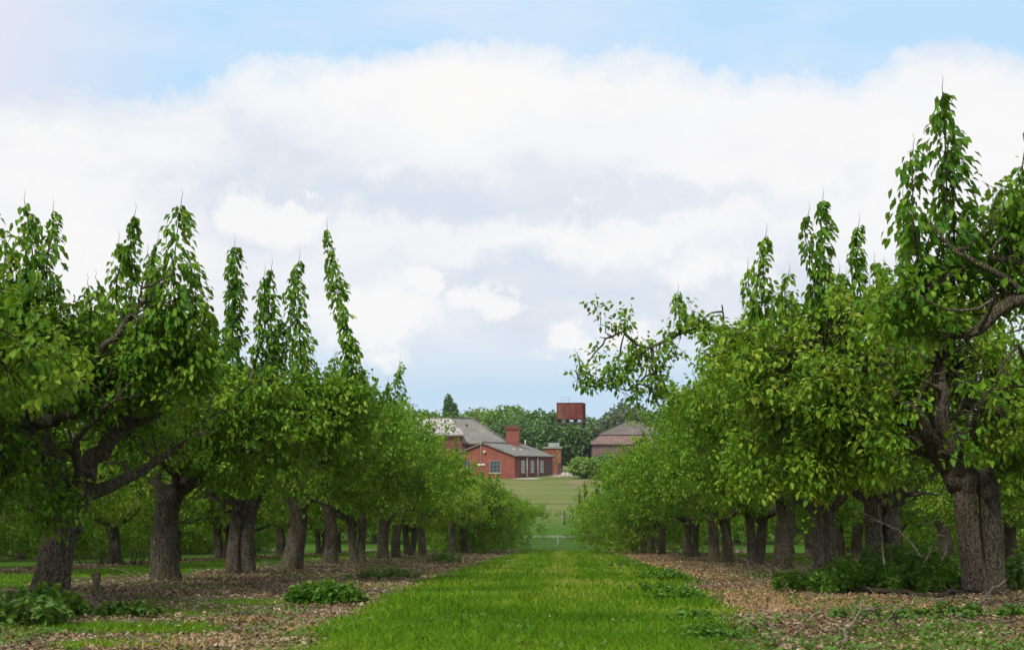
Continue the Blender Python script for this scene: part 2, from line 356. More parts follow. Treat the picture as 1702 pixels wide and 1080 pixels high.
blades('tall_grass', 45000, 6.0, 40, tuft, GRASS, .07, .14, .0038, xr=(-9, 9), label='taller darker grass tufts standing out of the green alley', tint=lambda x, y, n: rng.random(n) * .5)
blades('dry_straw', 150000, 6.5, 60, lambda x, y: strawm(x, y) * .95 + .05 * (1 - grassm(x, y)), STRAW, .02, .06, .0035, lean=1.3, label='dry tan straw lying beside the alley edge', cat='straw')

n = 4800; u = rng.random(n); e = -.5; y = (6.3 ** e + u * (45 ** e - 6.3 ** e)) ** (1 / e); x = rng.uniform(-1, 1, n) * np.minimum(y * .46 + .5, 9)
k = rng.random(n) < sstep(.46, .62, fbm2(x, y * .7, 1.2, 4, 131)) * np.where(grassm(x, y) > .6, .35, 1); x = x[k]; y = y[k]; n = len(x); L6 = 7
own = np.repeat(np.arange(n), L6); m_ = n * L6; a = rng.uniform(0, 6.28, m_); D = np.stack([np.cos(a), np.sin(a), rng.uniform(.1, 1.0, m_)], 1); hh = rng.uniform(0, .05, m_)
mb = MB(); leaf_geo(mb, np.stack([x[own] + rng.normal(0, .02, m_), y[own] + rng.normal(0, .02, m_), gz(x, y)[own] + hh], 1), D, rng.uniform(.02, .05, m_), 0, .33, np.clip(rng.random(m_) * .6 + .4 * rng.random(n)[own], 0, 1), droop=.1)
tag(mb.build('low_weeds', WEED), 'tiny broad-leaved weeds dotted through litter and grass', 'weeds', kind='stuff')
# flat scatter of dead leaves and chips
n = 260000; u = rng.random(n); e = -.5; y = (6.2 ** e + u * (70 ** e - 6.2 ** e)) ** (1 / e); x = rng.uniform(-1, 1, n) * np.minimum(y * .46 + .5, 11)
k = rng.random(n) < (.03 + 1 - grassm(x, y)) * (.35 + .65 * sstep(.35, .6, fbm2(x, y, 1.7, 3, 21))); x = x[k]; y = y[k]; n = len(x)
a = rng.uniform(0, 2 * math.pi, n); D = np.stack([np.cos(a), np.sin(a), rng.normal(0, .35, n)], 1)
mb = MB(); leaf_geo(mb, np.stack([x, y, gz(x, y) + rng.uniform(.003, .03, n)], 1), D, rng.uniform(.012, .040, n) * (y / 8) ** .4, 0, .3, droop=.0, flat=.5)
tag(mb.build('leaf_litter', DRY), 'brown and pinkish dead leaves and chippings under the trees', 'leaf litter', kind='stuff')
# twigs in the litter
mb = MB(); n = 1300; y = rng.uniform(7, 40, n) ** 1.0; x = rng.uniform(-1, 1, n) * np.minimum(y * .45, 9); k = rng.random(n) < (1 - grassm(x, y)); x, y = x[k], y[k]
for q in range(len(x)):
    a = random.uniform(0, 6.28); L = random.uniform(.12, .5); t = np.linspace(0, 1, 5)[:, None]; z = gz1(x[q], y[q]) + .02
    p = np.array([x[q], y[q], z]) + t * np.array([math.cos(a), math.sin(a), random.uniform(0, .25)]) * L + np.random.default_rng(q).normal(0, .012, (5, 3))
    mb.tube(p, np.linspace(.007, .003, 5), 4, 0)
tag(mb.build('scattered_twigs', DEAD), 'thin pale dead twigs scattered over the leaf litter', 'twigs', kind='stuff')

# ------------------------------------------------------------------ pear trees
def gnarl(p0, d0, L, n, wob, lift, rs, end=None):
    """a gnarled polyline"""
    p = [np.array(p0, float)]; d = np.array(d0, float); d /= np.linalg.norm(d); st = L / n
    for k in range(n):
        d = d + rs.normal(0, wob, 3) + np.array([0, 0, lift]); d /= np.linalg.norm(d)
        p.append(p[-1] + d * st)
    return np.array(p)

def spline(pts, n):
    pts = np.asarray(pts, float); t = np.concatenate([[0], np.cumsum(np.linalg.norm(np.diff(pts, axis=0), axis=1))]); t /= t[-1]
    q = np.linspace(0, 1, n); res = np.stack([np.interp(q, t, pts[:, k]) for k in range(3)], 1)
    for _ in range(2): res[1:-1] = (res[:-2] + 2 * res[1:-1] + res[2:]) / 4
    return res

def shoot(mb, base, top, width, dens, rs, size=.115, stemr=.012, taper=.5):
    """upright water shoot with hanging leaves"""
    base = np.array(base, float); top = np.array(top, float); L = np.linalg.norm(top - base)
    pts = spline([base, base * .6 + top * .4 + rs.normal(0, .05 * L, 3) * [1, 1, 0], base * .25 + top * .75 + rs.normal(0, .04 * L, 3) * [1, 1, 0], top], 12)
    mb.tube(pts, np.linspace(stemr, .003, 12), 5, 1)
    n = int(L * dens * 1.75); t = rs.random(n) * .97; idx = t * 11; i0 = np.minimum(idx.astype(int), 10); fr = (idx - i0)[:, None]
    c = pts[i0] * (1 - fr) + pts[i0 + 1] * fr
    prof = width * np.minimum(1, 4.5 * (1.02 - t)) ** .7 * (1.05 - .5 * t) * (.55 + .45 * np.minimum(1, t * 4)) * (.18 + 1.5 * vnoise(np.stack([t * L * 4.5 + base[0] * 9, t * 0 + base[1], t * 0 + 3.3], 1)))
    a = rs.uniform(0, 2 * math.pi, n); rad = prof * rs.uniform(0.05, 1, n)
    o = np.stack([np.cos(a), np.sin(a), 0 * a], 1)
    tier = vnoise(np.stack([a * .9 + base[0], t * L * 5, t * 0 + base[1] * 3], 1)); B = c + o * rad[:, None]; B[:, 2] -= rad * .35; kk = tier > .40 - .10 * (1 - t); B, o, t = B[kk], o[kk], t[kk]; n = len(t)
    D = o * rs.uniform(.3, 1.0, (n, 1)) + np.array([0, 0, -.9]) * rs.uniform(.3, 1.2, (n, 1)) + np.array([.25, 0, 0])
    leaf_geo(mb, B, D, rs.uniform(.75, 1.25, n) * size * (1 - .2 * t), 0, .30, rs.random(n) * .75, droop=.25)
    # spurs carrying the outer leaves
    for q in range(int(L * 9)):
        tt = rs.uniform(.02, .85); j = int(tt * 11); a = rs.uniform(0, 6.28); w = width * (1 - tt) ** taper * .8
        mb.tube(np.array([pts[j], pts[j] + np.array([math.cos(a) * w * .5, math.sin(a) * w * .5, .05]), pts[j] + np.array([math.cos(a) * w, math.sin(a) * w, -.03])]), [.005, .004, .002], 3, 1, cap=False)
    # bare tip
    mb.tube(np.array([top, top + np.array([.01, 0, .05]), top + np.array([-.005, 0, .10])]), [.003, .002, .001], 3, 1, cap=False)

def tree_geo(seed, trunk, limbs, crown, nclus, shoots, nlimb=5, size=.074, leafper=15, low=False, extra=None):
    """trunk: dict(h, r, twin, lean); crown: dict(c, r, up, down); all coordinates relative to the foot. Returns dict of builders"""
    rs = np.random.default_rng(seed); out = {}
    h, r = trunk['h'], trunk['r']; lean = np.array([*trunk.get('lean', (0, 0)), 0])
    tr = MB(); nseg = 15; t = np.linspace(0, 1, nseg)
    def trunkpath(off, lean, hh, rr, sd):
        p = np.array([0, 0, -.12]) + t[:, None] * (np.array([0, 0, hh + .12]) + lean) + off
        p[:, :2] += .03 * np.sin(t * 5 + sd)[:, None]
        rad = rr * (1 + .6 * np.exp(-t * 8) + .28 * np.exp(-((t - 1.02) / .14) ** 2)) * (1 - .10 * t)
        tr.tube(p, rad, 28, 0, .16, sd, ridges=.028); return p
    if trunk.get('twin'):
        dx = trunk['twin']; top1 = trunkpath(np.array([-dx, 0, 0]), lean * .4 - np.array([dx * .5, 0, 0]), h, r * .72, seed)[-1]
        top2 = trunkpath(np.array([dx, .05, 0]), lean + np.array([dx * .4, 0, 0]), h * 1.02, r * .72, seed + 5)[-1]; tops = [top1, top2]
    else: tops = [trunkpath(np.zeros(3), lean, h, r, seed)[-1]]
    for q in range(5):     # burrs and pruning knots
        a = rs.uniform(0, 6.28); z = rs.uniform(.55, .98) * h; c = lean * z / h + np.array([math.cos(a) * r * .75, math.sin(a) * r * .75, z])
        tr.tube(np.array([c - [0, 0, .09], c, c + [0, 0, .07]]), [r * .16, r * .34, r * .14], 10, 0, .3, q)
    out['trunk'] = tr
    cc = np.array(crown['c'], float); cr = np.array(crown['r'], float)
    nodes = []
    out['limbs'] = []
    specs = list(limbs)
    a0 = rs.uniform(0, 6.28)
    for q in range(nlimb):
        a = a0 + q * 6.28 / nlimb + rs.normal(0, .25); specs.append(('auto', a, rs.uniform(.75, 1.0)))
    for sp in specs:
        lb = MB(); sub = []
        if isinstance(sp[0], str):
            _, a, k = sp; st = tops[int(len(tops) > 1 and math.cos(a) > 0)]
            L = k * math.hypot(cr[0] * math.cos(a), cr[1] * math.sin(a)) * .82
            pts = gnarl(st - [0, 0, .12], (math.cos(a), math.sin(a), .75), max(L, .8), 9, .17, .03, rs); r0 = r * rs.uniform(.36, .5)
        else:
            pts = spline(sp[0], max(8, 3 * len(sp[0]))); pts[1:-1] += rs.normal(0, .02, (len(pts) - 2, 3)); r0 = sp[1]
        rad = r0 * (1 - .78 * np.linspace(0, 1, len(pts)) ** .9); lb.tube(pts, rad, 12, 0, .22, seed + len(nodes)); nodes.append(pts)
        L = np.linalg.norm(pts[-1] - pts[0])
        for b in range(rs.integers(5, 8)):
            j = rs.integers(2, len(pts)); d = unit(pts[j] - pts[j - 1]) * .5 + rs.normal(0, .8, 3); d[2] = abs(d[2]) * .7 + .1
            q2 = gnarl(pts[j], d, rs.uniform(.5, 1.15) * min(1, r0 / .15) ** 1.2, 7, .22, .06, rs)
            lb.tube(q2, np.linspace(min(rad[j] * .55, .045), min(.009, rad[j] * .3), 8), 7, 0, .2, b); nodes.append(q2)
            if b < 4 and r0 > .07:
                q3 = gnarl(q2[rs.integers(3, 7)], rs.normal(0, 1, 3) * [1, 1, .4] + [0, 0, .2], rs.uniform(.3, .8), 5, .25, 0, rs); lb.tube(q3, np.linspace(.016, .006, 6), 5, 0); nodes.append(q3)
        out['limbs'].append(lb)
    nodes = np.concatenate(nodes)
    # crown clusters
    n0 = nclus * 10; d = unit(rs.normal(0, 1, (n0, 3))); rr = rs.random(n0) ** (1 / 2.2)
    lump = 1 + .9 * (fbm(d * 2.3 + seed * 3.1, 3) - .5)
    S = np.where(d[:, 2:3] > 0, np.array([cr[0], cr[1], crown['up']]), np.array([cr[0], cr[1], crown['down']]))
    p = cc + d * (rr * lump)[:, None] * S
    gap = fbm(p * 1.9 + seed * 1.9, 2)
    keep = (gap > crown.get('gap', .43) + .10) & (rr > .3 + .15 * (d[:, 2] < 0))
    keep &= ~((np.hypot(p[:, 0], p[:, 1]) < .65) & (p[:, 2] < h + .15)) & (p[:, 2] > crown.get('floor', .35) + .25 * (vnoise(p * 1.7) - .5))
    p = p[keep][:nclus]
    if extra is not None:
        for (c, rad, nn) in extra:
            dd = unit(rs.normal(0, 1, (nn, 3))) * (rs.random(nn) ** .4)[:, None]; q = np.array(c) + dd * np.array(rad); p = np.concatenate([p, q])
    for (c, rad) in crown.get('clear', []): p = p[(((p - np.array(c)) / np.array(rad)) ** 2).sum(1) > 1]
    cb = MB(); tw = MB(); n = len(p)
    ax = unit(rs.normal(0, .55, (n, 3)) + unit(p - cc) * .5 + np.array([0, 0, .75])); al = rs.uniform(.12, .42, n)
    for k in range(n):
        dist = ((nodes - p[k]) ** 2).sum(1); j = int(dist.argmin()); a = nodes[j]
        if k % 2 == 0 and .01 < dist[j] < 1.3 ** 2:
            mid = (a + p[k]) / 2 + rs.normal(0, .06, 3) + [0, 0, .05]
            tw.tube(np.array([a, mid, p[k], p[k] + ax[k] * al[k]]), [.011, .007, .004, .002], 3, 1, cap=False)
    m = n * leafper; own = np.repeat(np.arange(n), leafper); o = unit(rs.normal(0, 1, (m, 3)) + [0, 0, .1])
    B = p[own] + ax[own] * (al[own] * rs.random(m))[:, None] + o * rs.uniform(.0, .09, (m, 1)); D = o * .9 + np.array([.12, 0, -.85]) * rs.uniform(.1, 1.2, (m, 1))
    cl = rs.random(n)
    leaf_geo(cb, B, D, rs.uniform(.6, 1.2, m) * size, 0, .33, np.clip(.5 * rs.random(m) + .55 * cl[own] - .02, 0, 1), droop=.18)
    for k in range(crown.get('fuzz', 14)):      # short upright shoots that break the outline
        a = rs.uniform(0, 6.28); u = rs.uniform(.1, .85); bx = cc + np.array([math.cos(a) * cr[0] * u, math.sin(a) * cr[1] * u, crown['up'] * math.sqrt(1 - u * u) * .75])
        shoot(cb, bx, bx + [rs.normal(0, .12), rs.normal(0, .12), rs.uniform(.35, .85)], rs.uniform(.07, .15), 130, rs, size=size * 1.1, stemr=.009)
    cb.v += tw.v; cb.m += tw.m; cb.sm += tw.sm; cb.r += tw.r; cb.f += [f + cb.n for f in tw.f]; cb.n += tw.n
    out['shoots'] = []
    for s in shoots:
        sb = MB(); shoot(sb, s[0], s[1], s[2] * .78, s[3], rs, size=size * 1.2); out['shoots'].append(sb)
    out['crown'] = cb
    return out

def make_tree(g, loc, label, group, sep_shoots=True, name='pear_tree', rz=0):
    root = empty(name, loc, rz); tag(root, label, 'tree', group)
    g['trunk'].build('trunk', BARK, root)
    for l in g['limbs']: l.build('limb', BARK, root)
    cro = g['crown'].build('crown', [PEAR, TWIG], root)
    for s in g['shoots']: s.build('upright_shoot', [PEAR, TWIG], root)
    return root
def copy_tree(src, loc, rz, sc, label, group):
    r = src.copy(); C.objects.link(r); r.location = loc; r.rotation_euler = (0, 0, rz); r.scale = sc; r['label'] = label; r['group'] = group
    for ch in src.children:
        c = ch.copy(); C.objects.link(c); c.parent = r
    return r
SP = 4.48; XL, XR = -5.5, 4.85
GL = 'pear trees of the row left of the alley'; GR = 'pear trees of the row right of the alley'
def loc(x, y): return np.array([x, y, gz1(x, y)])
def rel(base, px, py, d): return P(px, py, d) - base

# ---- left row, hero trees
b = loc(XL - .15, 9.7)
g = tree_geo(101, dict(h=1.3, r=.26), [], dict(c=(.2, .2, 2.1), r=(1.75, 1.8, 1), up=.9, down=.9, gap=.44, floor=.95), 1000, [], nlimb=5)
make_tree(g, b, 'nearest left pear tree, only its leafy crown enters at the left edge', GL)
b = loc(XL, 14.2); q = lambda px, py, d=14.2: rel(b, px, py, d)
g = tree_geo(102, dict(h=1.15, r=.185, lean=(.34, 0)),
    [([(0.30, 0, .95), q(135, 795), q(190, 725), q(215, 705), q(262, 690, 14)], .15), ([(.25, 0, 1.0), q(75, 760, 14), q(55, 690, 13.8), q(45, 600, 13.6), q(70, 560, 13.3)], .19),
     ([q(55, 695, 13.8), q(0, 700, 13.2), q(-80, 690, 12.8)], .10), ([q(60, 700, 13.8), q(120, 690, 13.4), q(150, 610, 13.3), q(190, 560, 13.2), q(235, 500, 13.1), q(285, 455, 13.1)], .075),
     ([q(190, 640, 13.5), q(235, 580, 13.4), q(275, 550, 13.4)], .06)],
    dict(c=(-.1, -.3, 2.3), r=(2.0, 2.4, 1), up=.75, fuzz=8, down=1.2, gap=.435, floor=1.15, clear=[(q(150, 780, 13), (.58, 2, .36)), (q(215, 712, 13), (.42, 1.8, .20)), (q(60, 730, 12.8), (.36, 1.6, .30)), (q(80, 690, 12.8), (.6, 1.0, .10)), (q(150, 630, 12.8), (.22, .8, .2)), (q(235, 520, 12.6), (.25, .6, .2))]), 2300,
    [(q(35, 500, 13), q(40, 332, 13), .24, 210), (q(80, 500, 13.2), q(88, 345, 13.2), .16, 130), (q(10, 520, 13), q(5, 400, 13), .2, 150),
     (q(215, 520, 13.4), q(225, 352, 13.4), .17, 140), (q(195, 520, 13.5), q(197, 400, 13.5), .18, 150), (q(255, 520, 13.3), q(262, 400, 13.3), .12, 110), (q(300, 560, 13.1), q(302, 330, 13.1), .30, 260),
     (q(325, 620, 13.2), q(322, 430, 13.2), .26, 220), (q(240, 600, 13.2), q(245, 420, 13.2), .24, 190), (q(150, 560, 13.3), q(145, 470, 13.3), .2, 150), (q(345, 640, 13.5), q(345, 500, 13.5), .12, 130)],
    nlimb=3, extra=[(q(100, 830, 13.6), (.32, .3, .35), 50), (q(270, 600, 13.4), (.55, .4, .55), 120), (q(60, 560, 13.2), (.6, .4, .45), 100), (q(20, 760, 13), (.35, .3, .45), 80), (q(200, 625, 13.4), (.6, .5, .3), 80)])
make_tree(g, b, 'large leaning pear tree at far left, dark forked trunk, thick limb reaching right', GL)
b = loc(XL, 18.7); q = lambda px, py, d=18.7: rel(b, px, py, d)
g = tree_geo(103, dict(h=1.3, r=.18), [([(0, 0, 1.2), q(330, 800), q(380, 740), q(425, 660, 18), q(450, 640, 17.8)], .11), ([q(405, 680, 18), q(430, 600, 18), q(428, 540, 18)], .04), ([q(300, 780), q(360, 640, 18), q(330, 590, 18), q(400, 560, 18)], .06)],
    dict(c=(.7, -.2, 2.25), r=(2.1, 2.3, 1), fuzz=4, up=.68, down=1.1, gap=.44, floor=1.25), 1600,
    [(q(388, 640, 18), q(390, 402, 18), .27, 330), (q(430, 640, 18), q(452, 440, 18), .22, 170), (q(425, 600, 18), q(440, 450, 18), .14, 100), (q(505, 640, 18.2), q(498, 425, 18.2), .27, 210),
     (q(590, 660, 18.4), q(543, 372, 18.4), .25, 250), (q(345, 620, 18), q(352, 520, 18), .16, 150), (q(460, 640, 18.2), q(470, 530, 18.2), .22, 160), (q(585, 680, 18.4), q(575, 560, 18.4), .25, 180)],
    nlimb=3, extra=[(q(500, 680, 18.2), (1.0, .5, .45), 160), (q(330, 700, 18), (.5, .5, .7), 160), (q(560, 700, 18.4), (.55, .6, .7), 160)])
make_tree(g, b, 'second trunk from the left, thick straight grey trunk below tall narrow leafy shoots', GL)
b = loc(XL, 23.2); q = lambda px, py, d=23.2: rel(b, px, py, d)
g = tree_geo(104, dict(h=1.25, r=.165, twin=.095), [([(-.25, 0, 1.15), q(375, 830, 23), q(350, 815, 22.8), q(320, 790, 22.6)], .12)], dict(c=(.5, 0, 2.35), r=(2.5, 2.3, 1), up=1.05, down=1.1, gap=.44, floor=1.15), 1600,
    [(q(560, 680), q(555, 590), .3, 200), (q(610, 690), q(600, 610), .25, 180)], nlimb=5)
make_tree(g, b, 'twin-stemmed pear tree, third trunk from the left, with a bent limb at its left', GL)
b = loc(XL, 27.7); q = lambda px, py, d=27.7: rel(b, px, py, d)
g = tree_geo(105, dict(h=1.45, r=.20, lean=(.1, 0)), [([(0, 0, 1.3), q(520, 822), q(545, 840, 27.5), q(575, 800, 27)], .11)], dict(c=(.7, 0, 2.5), r=(2.5, 2.3, 1), up=1.1, down=1.1, gap=.44, floor=1.25), 1600,
    [(q(660, 720), q(665, 596), .28, 200), (q(640, 720), q(645, 630), .25, 190)], nlimb=5)
make_tree(g, b, 'fourth pear tree of the left row, stout trunk beside the nettle clump', GL)

# ---- right row, hero trees
b = loc(XR + .1, 11.0); q = lambda px, py, d=11.0: rel(b, px, py, d)
g = tree_geo(201, dict(h=1.3, r=.27), [([(0, 0, 1.2), q(1800, 480, 11), q(1702, 425, 10.9), q(1630, 428, 10.9), q(1580, 450, 10.9), q(1555, 475, 10.9)], .085),
      ([(0, 0, 1.25), q(1800, 560), q(1710, 470, 10.9), q(1660, 520, 10.9), q(1600, 560, 10.9)], .16), ([(0, 0, 1.2), q(1740, 720), q(1690, 560, 10.3), q(1655, 580, 10.3), q(1655, 640, 10.3)], .035)],
    dict(c=(.15, 0, 2.5), r=(1.35, 1.8, 1), up=.75, down=.9, gap=.46, floor=1.5, clear=[(q(1640, 435, 10.6), (.35, .7, .06)), (q(1680, 600, 10.6), (.2, .7, .2))]), 900,
    [(q(1550, 470, 11), q(1566, 142, 11), .33, 230), (q(1530, 470, 11), q(1518, 240, 11), .32, 190), (q(1585, 470, 11), q(1583, 220, 11), .24, 160), (q(1500, 480, 11.2), q(1500, 320, 11.2), .12, 110), (q(1655, 430, 11), q(1650, 330, 11), .22, 150), (q(1675, 430, 11), q(1678, 330, 11), .22, 150),
     (q(1700, 440, 11), q(1695, 310, 11), .25, 160), (q(1720, 400, 11), q(1712, 190, 11), .1, 90), (q(1610, 450, 11), q(1615, 385, 11), .18, 100)],
    nlimb=2, extra=[(q(1540, 520, 11), (.4, .4, .3), 90), (q(1670, 480, 11.2), (.35, .4, .3), 60), (q(1660, 400, 11), (.22, .3, .12), 22), (q(1700, 370, 11), (.15, .3, .25), 22), (q(1605, 745, 10.6), (.12, .12, .08), 5), (q(1650, 650, 10.8), (.2, .3, .25), 8)])
make_tree(g, b, 'nearest right pear tree, trunk out of frame, bearing the tallest leafy spire', GR)
b = loc(XR, 15.5); q = lambda px, py, d=15.5: rel(b, px, py, d)
g = tree_geo(202, dict(h=1.35, r=.185, twin=.10), [([(-.2, 0, 1.2), q(1570, 770), q(1525, 700, 15.2), q(1500, 655, 15), q(1440, 650, 14.8)], .145), ([(-.1, 0, 1.3), q(1575, 730, 15.3), q(1565, 640, 15.2), q(1560, 570, 15.2), q(1500, 535, 15)], .12),
      ([(.2, 0, 1.35), q(1660, 760, 15.4), q(1700, 660, 15.2), q(1702, 600, 15.2)], .11), ([q(1560, 600, 15.2), q(1480, 580, 14.8), q(1420, 600, 14.6), q(1370, 620, 14.5)], .07)],
    dict(c=(-1.0, -.1, 2.3), r=(2.2, 2.2, 1), up=1.05, down=1.05, gap=.435, floor=1.15, clear=[(q(1550, 735, 14.5), (.62, 2.2, .42)), (q(1615, 800, 14.5), (.55, 2.2, .36)), (q(1545, 650, 14.4), (.42, 1.7, .35)), (q(1560, 590, 14.4), (.34, 1.6, .25)), (q(1490, 570, 14.4), (.35, 1.2, .16)), (q(1660, 640, 14.4), (.3, 1.4, .2))]), 2600,
    [(q(1365, 560, 15), q(1368, 325, 15), .24, 230), (q(1345, 520, 15), q(1345, 350, 15), .12, 90), (q(1430, 540, 15), q(1428, 368, 15), .2, 170), (q(1395, 560, 15), q(1395, 450, 15), .25, 170), (q(1275, 560, 15.4), q(1274, 384, 15.4), .19, 190),
     (q(1245, 580, 15.6), q(1243, 440, 15.6), .15, 120), (q(1310, 560, 15.2), q(1312, 450, 15.2), .22, 150), (q(1470, 520, 15), q(1470, 440, 15), .2, 120)],
    nlimb=3, extra=[(q(1280, 640, 15), (.6, .5, .5), 120), (q(1390, 620, 14.8), (.65, .5, .45), 130), (q(1450, 690, 14.6), (.4, .5, .45), 80), (q(1250, 780, 15), (.35, .5, .4), 70), (q(1370, 760, 14.6), (.35, .4, .5), 110), (q(1690, 760, 15), (.3, .4, .35), 60), (q(1450, 750, 14.5), (.3, .4, .4), 60)])
make_tree(g, b, 'large pear tree at right with fused double trunk and forked limbs above nettles', GR)
b = loc(XR, 20.0); q = lambda px, py, d=20.0: rel(b, px, py, d)
g = tree_geo(203, dict(h=1.25, r=.19, twin=.10), [([(.25, 0, 1.1), q(1490, 820), q(1515, 770, 19.8), q(1530, 745, 19.6)], .11),
      ([(-.2, 0, 1.2), q(1400, 700, 19), q(1300, 600, 18), q(1215, 545, 17.6), q(1140, 545, 17.5), q(1075, 570, 17.5), q(1050, 600, 17.5)], .085), ([q(1060, 575, 17.5), q(1030, 545, 17.4), q(990, 585, 17.4), q(965, 620, 17.4), q(958, 640, 17.3)], .022),
      ([q(1080, 570, 17.5), q(1090, 620, 17.5), q(1040, 650, 17.4), q(1000, 640, 17.3)], .022), ([q(1020, 560, 17.4), q(1000, 540, 17.3), q(992, 510, 17.3)], .010)],
    dict(c=(-.6, 0, 2.35), r=(2.6, 2.3, 1), up=1.0, down=1.1, gap=.44, floor=1.05), 2300,
    [(q(1130, 550, 17.5), q(1127, 482, 17.5), .2, 190), (q(1168, 560, 17.6), q(1168, 528, 17.6), .1, 160)], nlimb=3,
    extra=[(q(1100, 585, 17.5), (.3, .2, .12), 12), (q(1058, 600, 17.5), (.13, .15, .2), 17), (q(1095, 630, 17.5), (.11, .12, .28), 17), (q(1040, 545, 17.4), (.16, .1, .08), 8), (q(1160, 547, 17.5), (.42, .12, .06), 18), (q(985, 640, 17.4), (.2, .12, .08), 12),
           (q(995, 600, 17.4), (.1, .1, .10), 3), (q(965, 615, 17.3), (.08, .1, .08), 2), (q(1030, 630, 17.4), (.2, .15, .12), 14), (q(996, 525, 17.3), (.05, .05, .12), 3), (q(1070, 660, 17.5), (.3, .2, .12), 14), (q(1210, 600, 17.8), (.3, .3, .2), 14)])
make_tree(g, b, 'slender twin-stemmed tree behind nettles, its branch arching left over the alley', GR)
b = loc(XR, 24.5); q = lambda px, py, d=24.5: rel(b, px, py, d)
g = tree_geo(204, dict(h=1.2, r=.18, twin=.07), [], dict(c=(-.6, 0, 2.4), r=(2.6, 2.3, 1), up=1.1, down=1.15, gap=.44, floor=1.05), 2000, [(q(1200, 650), q(1195, 590), .3, 180)], nlimb=5)
make_tree(g, b, 'third full trunk from the right, narrow pale ridged twin trunk in the right row', GR)
b = loc(XR, 29.0)
g = tree_geo(205, dict(h=1.45, r=.20, lean=(.1, 0)), [], dict(c=(-.5, 0, 2.45), r=(2.6, 2.3, 1), up=1.05, down=1.1, gap=.44, floor=1.1), 1900, [], nlimb=5)
make_tree(g, b, 'dark forked pear trunk fourth from the right with brushwood round its foot', GR)

# ---- the variants every further tree is copied from
VAR = []
def variant(seed, **k):
    rs = np.random.default_rng(seed)
    sh = [((x0, y0, 2.7), (x0 + rs.normal(0, .08), y0, 3.4 + rs.uniform(0, .45)), .2, 150) for x0, y0 in rs.uniform(-1.6, 1.6, (4, 2))]
    return tree_geo(seed, dict(h=rs.uniform(1.15, 1.4), r=rs.uniform(.165, .2), twin=k.get('twin'), lean=(rs.uniform(-.1, .2), 0)), [], dict(c=(0, 0, k.get('cz', 2.25)), r=(k.get('rx', 2.9), 2.4, 1), up=1.0, down=k.get('down', 1.1), gap=.43, floor=k.get('floor', .9)), k.get('n', 1400), sh if k.get('sh', True) else [], nlimb=5, size=.08)
V = [variant(301), variant(302, twin=.10), variant(303), variant(304, floor=.10, down=2.6, cz=2.0, n=2300, rx=3.5), variant(305, floor=.05, down=2.6, cz=1.9, n=2400, rx=3.7, sh=False)]
src = {}
ordn = ['fifth', 'sixth', 'seventh', 'eighth', 'ninth', 'tenth', 'eleventh', 'twelfth', 'thirteenth', 'fourteenth', 'fifteenth']
def put(v, x, y, rz, sc, label, group, slim=1):
    o = put0(v, x, y, rz, sc, label, group)
    for c in o.children:
        if c.name.startswith('trunk'): c.scale = (slim, slim, 1)
    return o
def put0(v, x, y, rz, sc, label, group):
    L = loc(x, y)
    if v not in src:
        o = make_tree(V[v], L, label, group); o.rotation_euler.z = rz; o.scale = sc; src[v] = o; return o
    return copy_tree(src[v], L, rz, sc, label, group)
look = ['sturdy straight grey trunk', 'fluted brown trunk close behind its neighbour', 'short flared trunk', 'slim trunk in deep shade', 'small arched trunk', 'small trunk among dead stems', 'tiny trunk under low leaves', 'trunk mostly veiled by leaves', 'leafy to the ground beside the grass', 'leafy to the ground near the row end', 'last of the row, low bush-like crown']
for k in range(10):
    y = 32.1 + SP * k; rs = random.Random(k); v = k % 3 if k < 7 else 3 + k % 2; s = rs.uniform(.93, 1.05)
    put(v, XL + (.15 * k if k > 5 else rs.uniform(-.1, .1)), y, rs.uniform(-.5, .5) + (math.pi if k % 2 else 0), (s, s, s * (1.05 if k < 3 else .98)), f'{ordn[k]} pear tree along the left row, {look[k]}', GL, .9)
for k in range(9):
    y = 33.5 + SP * k; rs = random.Random(50 + k); v = (k + 1) % 3 if k < 6 else 3 + k % 2; s = rs.uniform(.93, 1.05)
    put(v, XR - (.10 * k if k > 4 else rs.uniform(-.1, .1)), y, rs.uniform(-.2, .2) + (math.pi if k % 2 else 0), ((1.2, 1.22, 1.18, 1.12)[k] * s if k < 4 else s, s, s * (1.1 if k < 4 else 1)), f'{ordn[k]} pear tree along the right row, {look[k]}', GR, .74 if k < 4 else .88)
n2 = 0
for (x, ylo, nn, lab, grp) in ((-10.6, 23.5, 11, 'small pear tree in the second row to the left, seen between the nearer trunks', 'second row left'), (-15.8, 34, 9, 'pear tree in the farthest left row, a pale green crown behind the trunks', 'third row left'),
                          (10.0, 26, 10, 'small pear tree in the second row to the right, seen past the big trunks', 'second row right'), (15.2, 40, 8, 'pear tree in the farthest right row, low leafy crown at the back', 'third row right'),
                          (-20.6, 45, 7, 'low bushy tree filling the background behind the left rows', 'background left'), (20.2, 50, 6, 'low bushy tree filling the background behind the right rows', 'background right')):
    for k in range(nn):
        n2 += 1; rs = random.Random(900 + n2); s = rs.uniform(.85, 1.0); v = rs.choice([0, 1, 2]) if abs(x) < 12 else rs.choice([3, 4])
        put(v, x + rs.uniform(-.2, .2), ylo + SP * k + rs.uniform(-.3, .3), rs.uniform(0, 6.28), (s, s, s * .9), lab, grp)
for k, x in enumerate([-33, -28.5, -24.5, -19.5, -15, -11, -7.5, 7.2, 11, 15.5, 20, 24.5, 29]):
    rs = random.Random(k + 333); put(4, x + rs.uniform(-.5, .5), 83 + rs.uniform(-1, 1), rs.uniform(0, 6.28), (1, 1, rs.uniform(.8, 1.0)), 'bushy tree in the line closing off the far end of the orchard', 'trees along the orchard end')
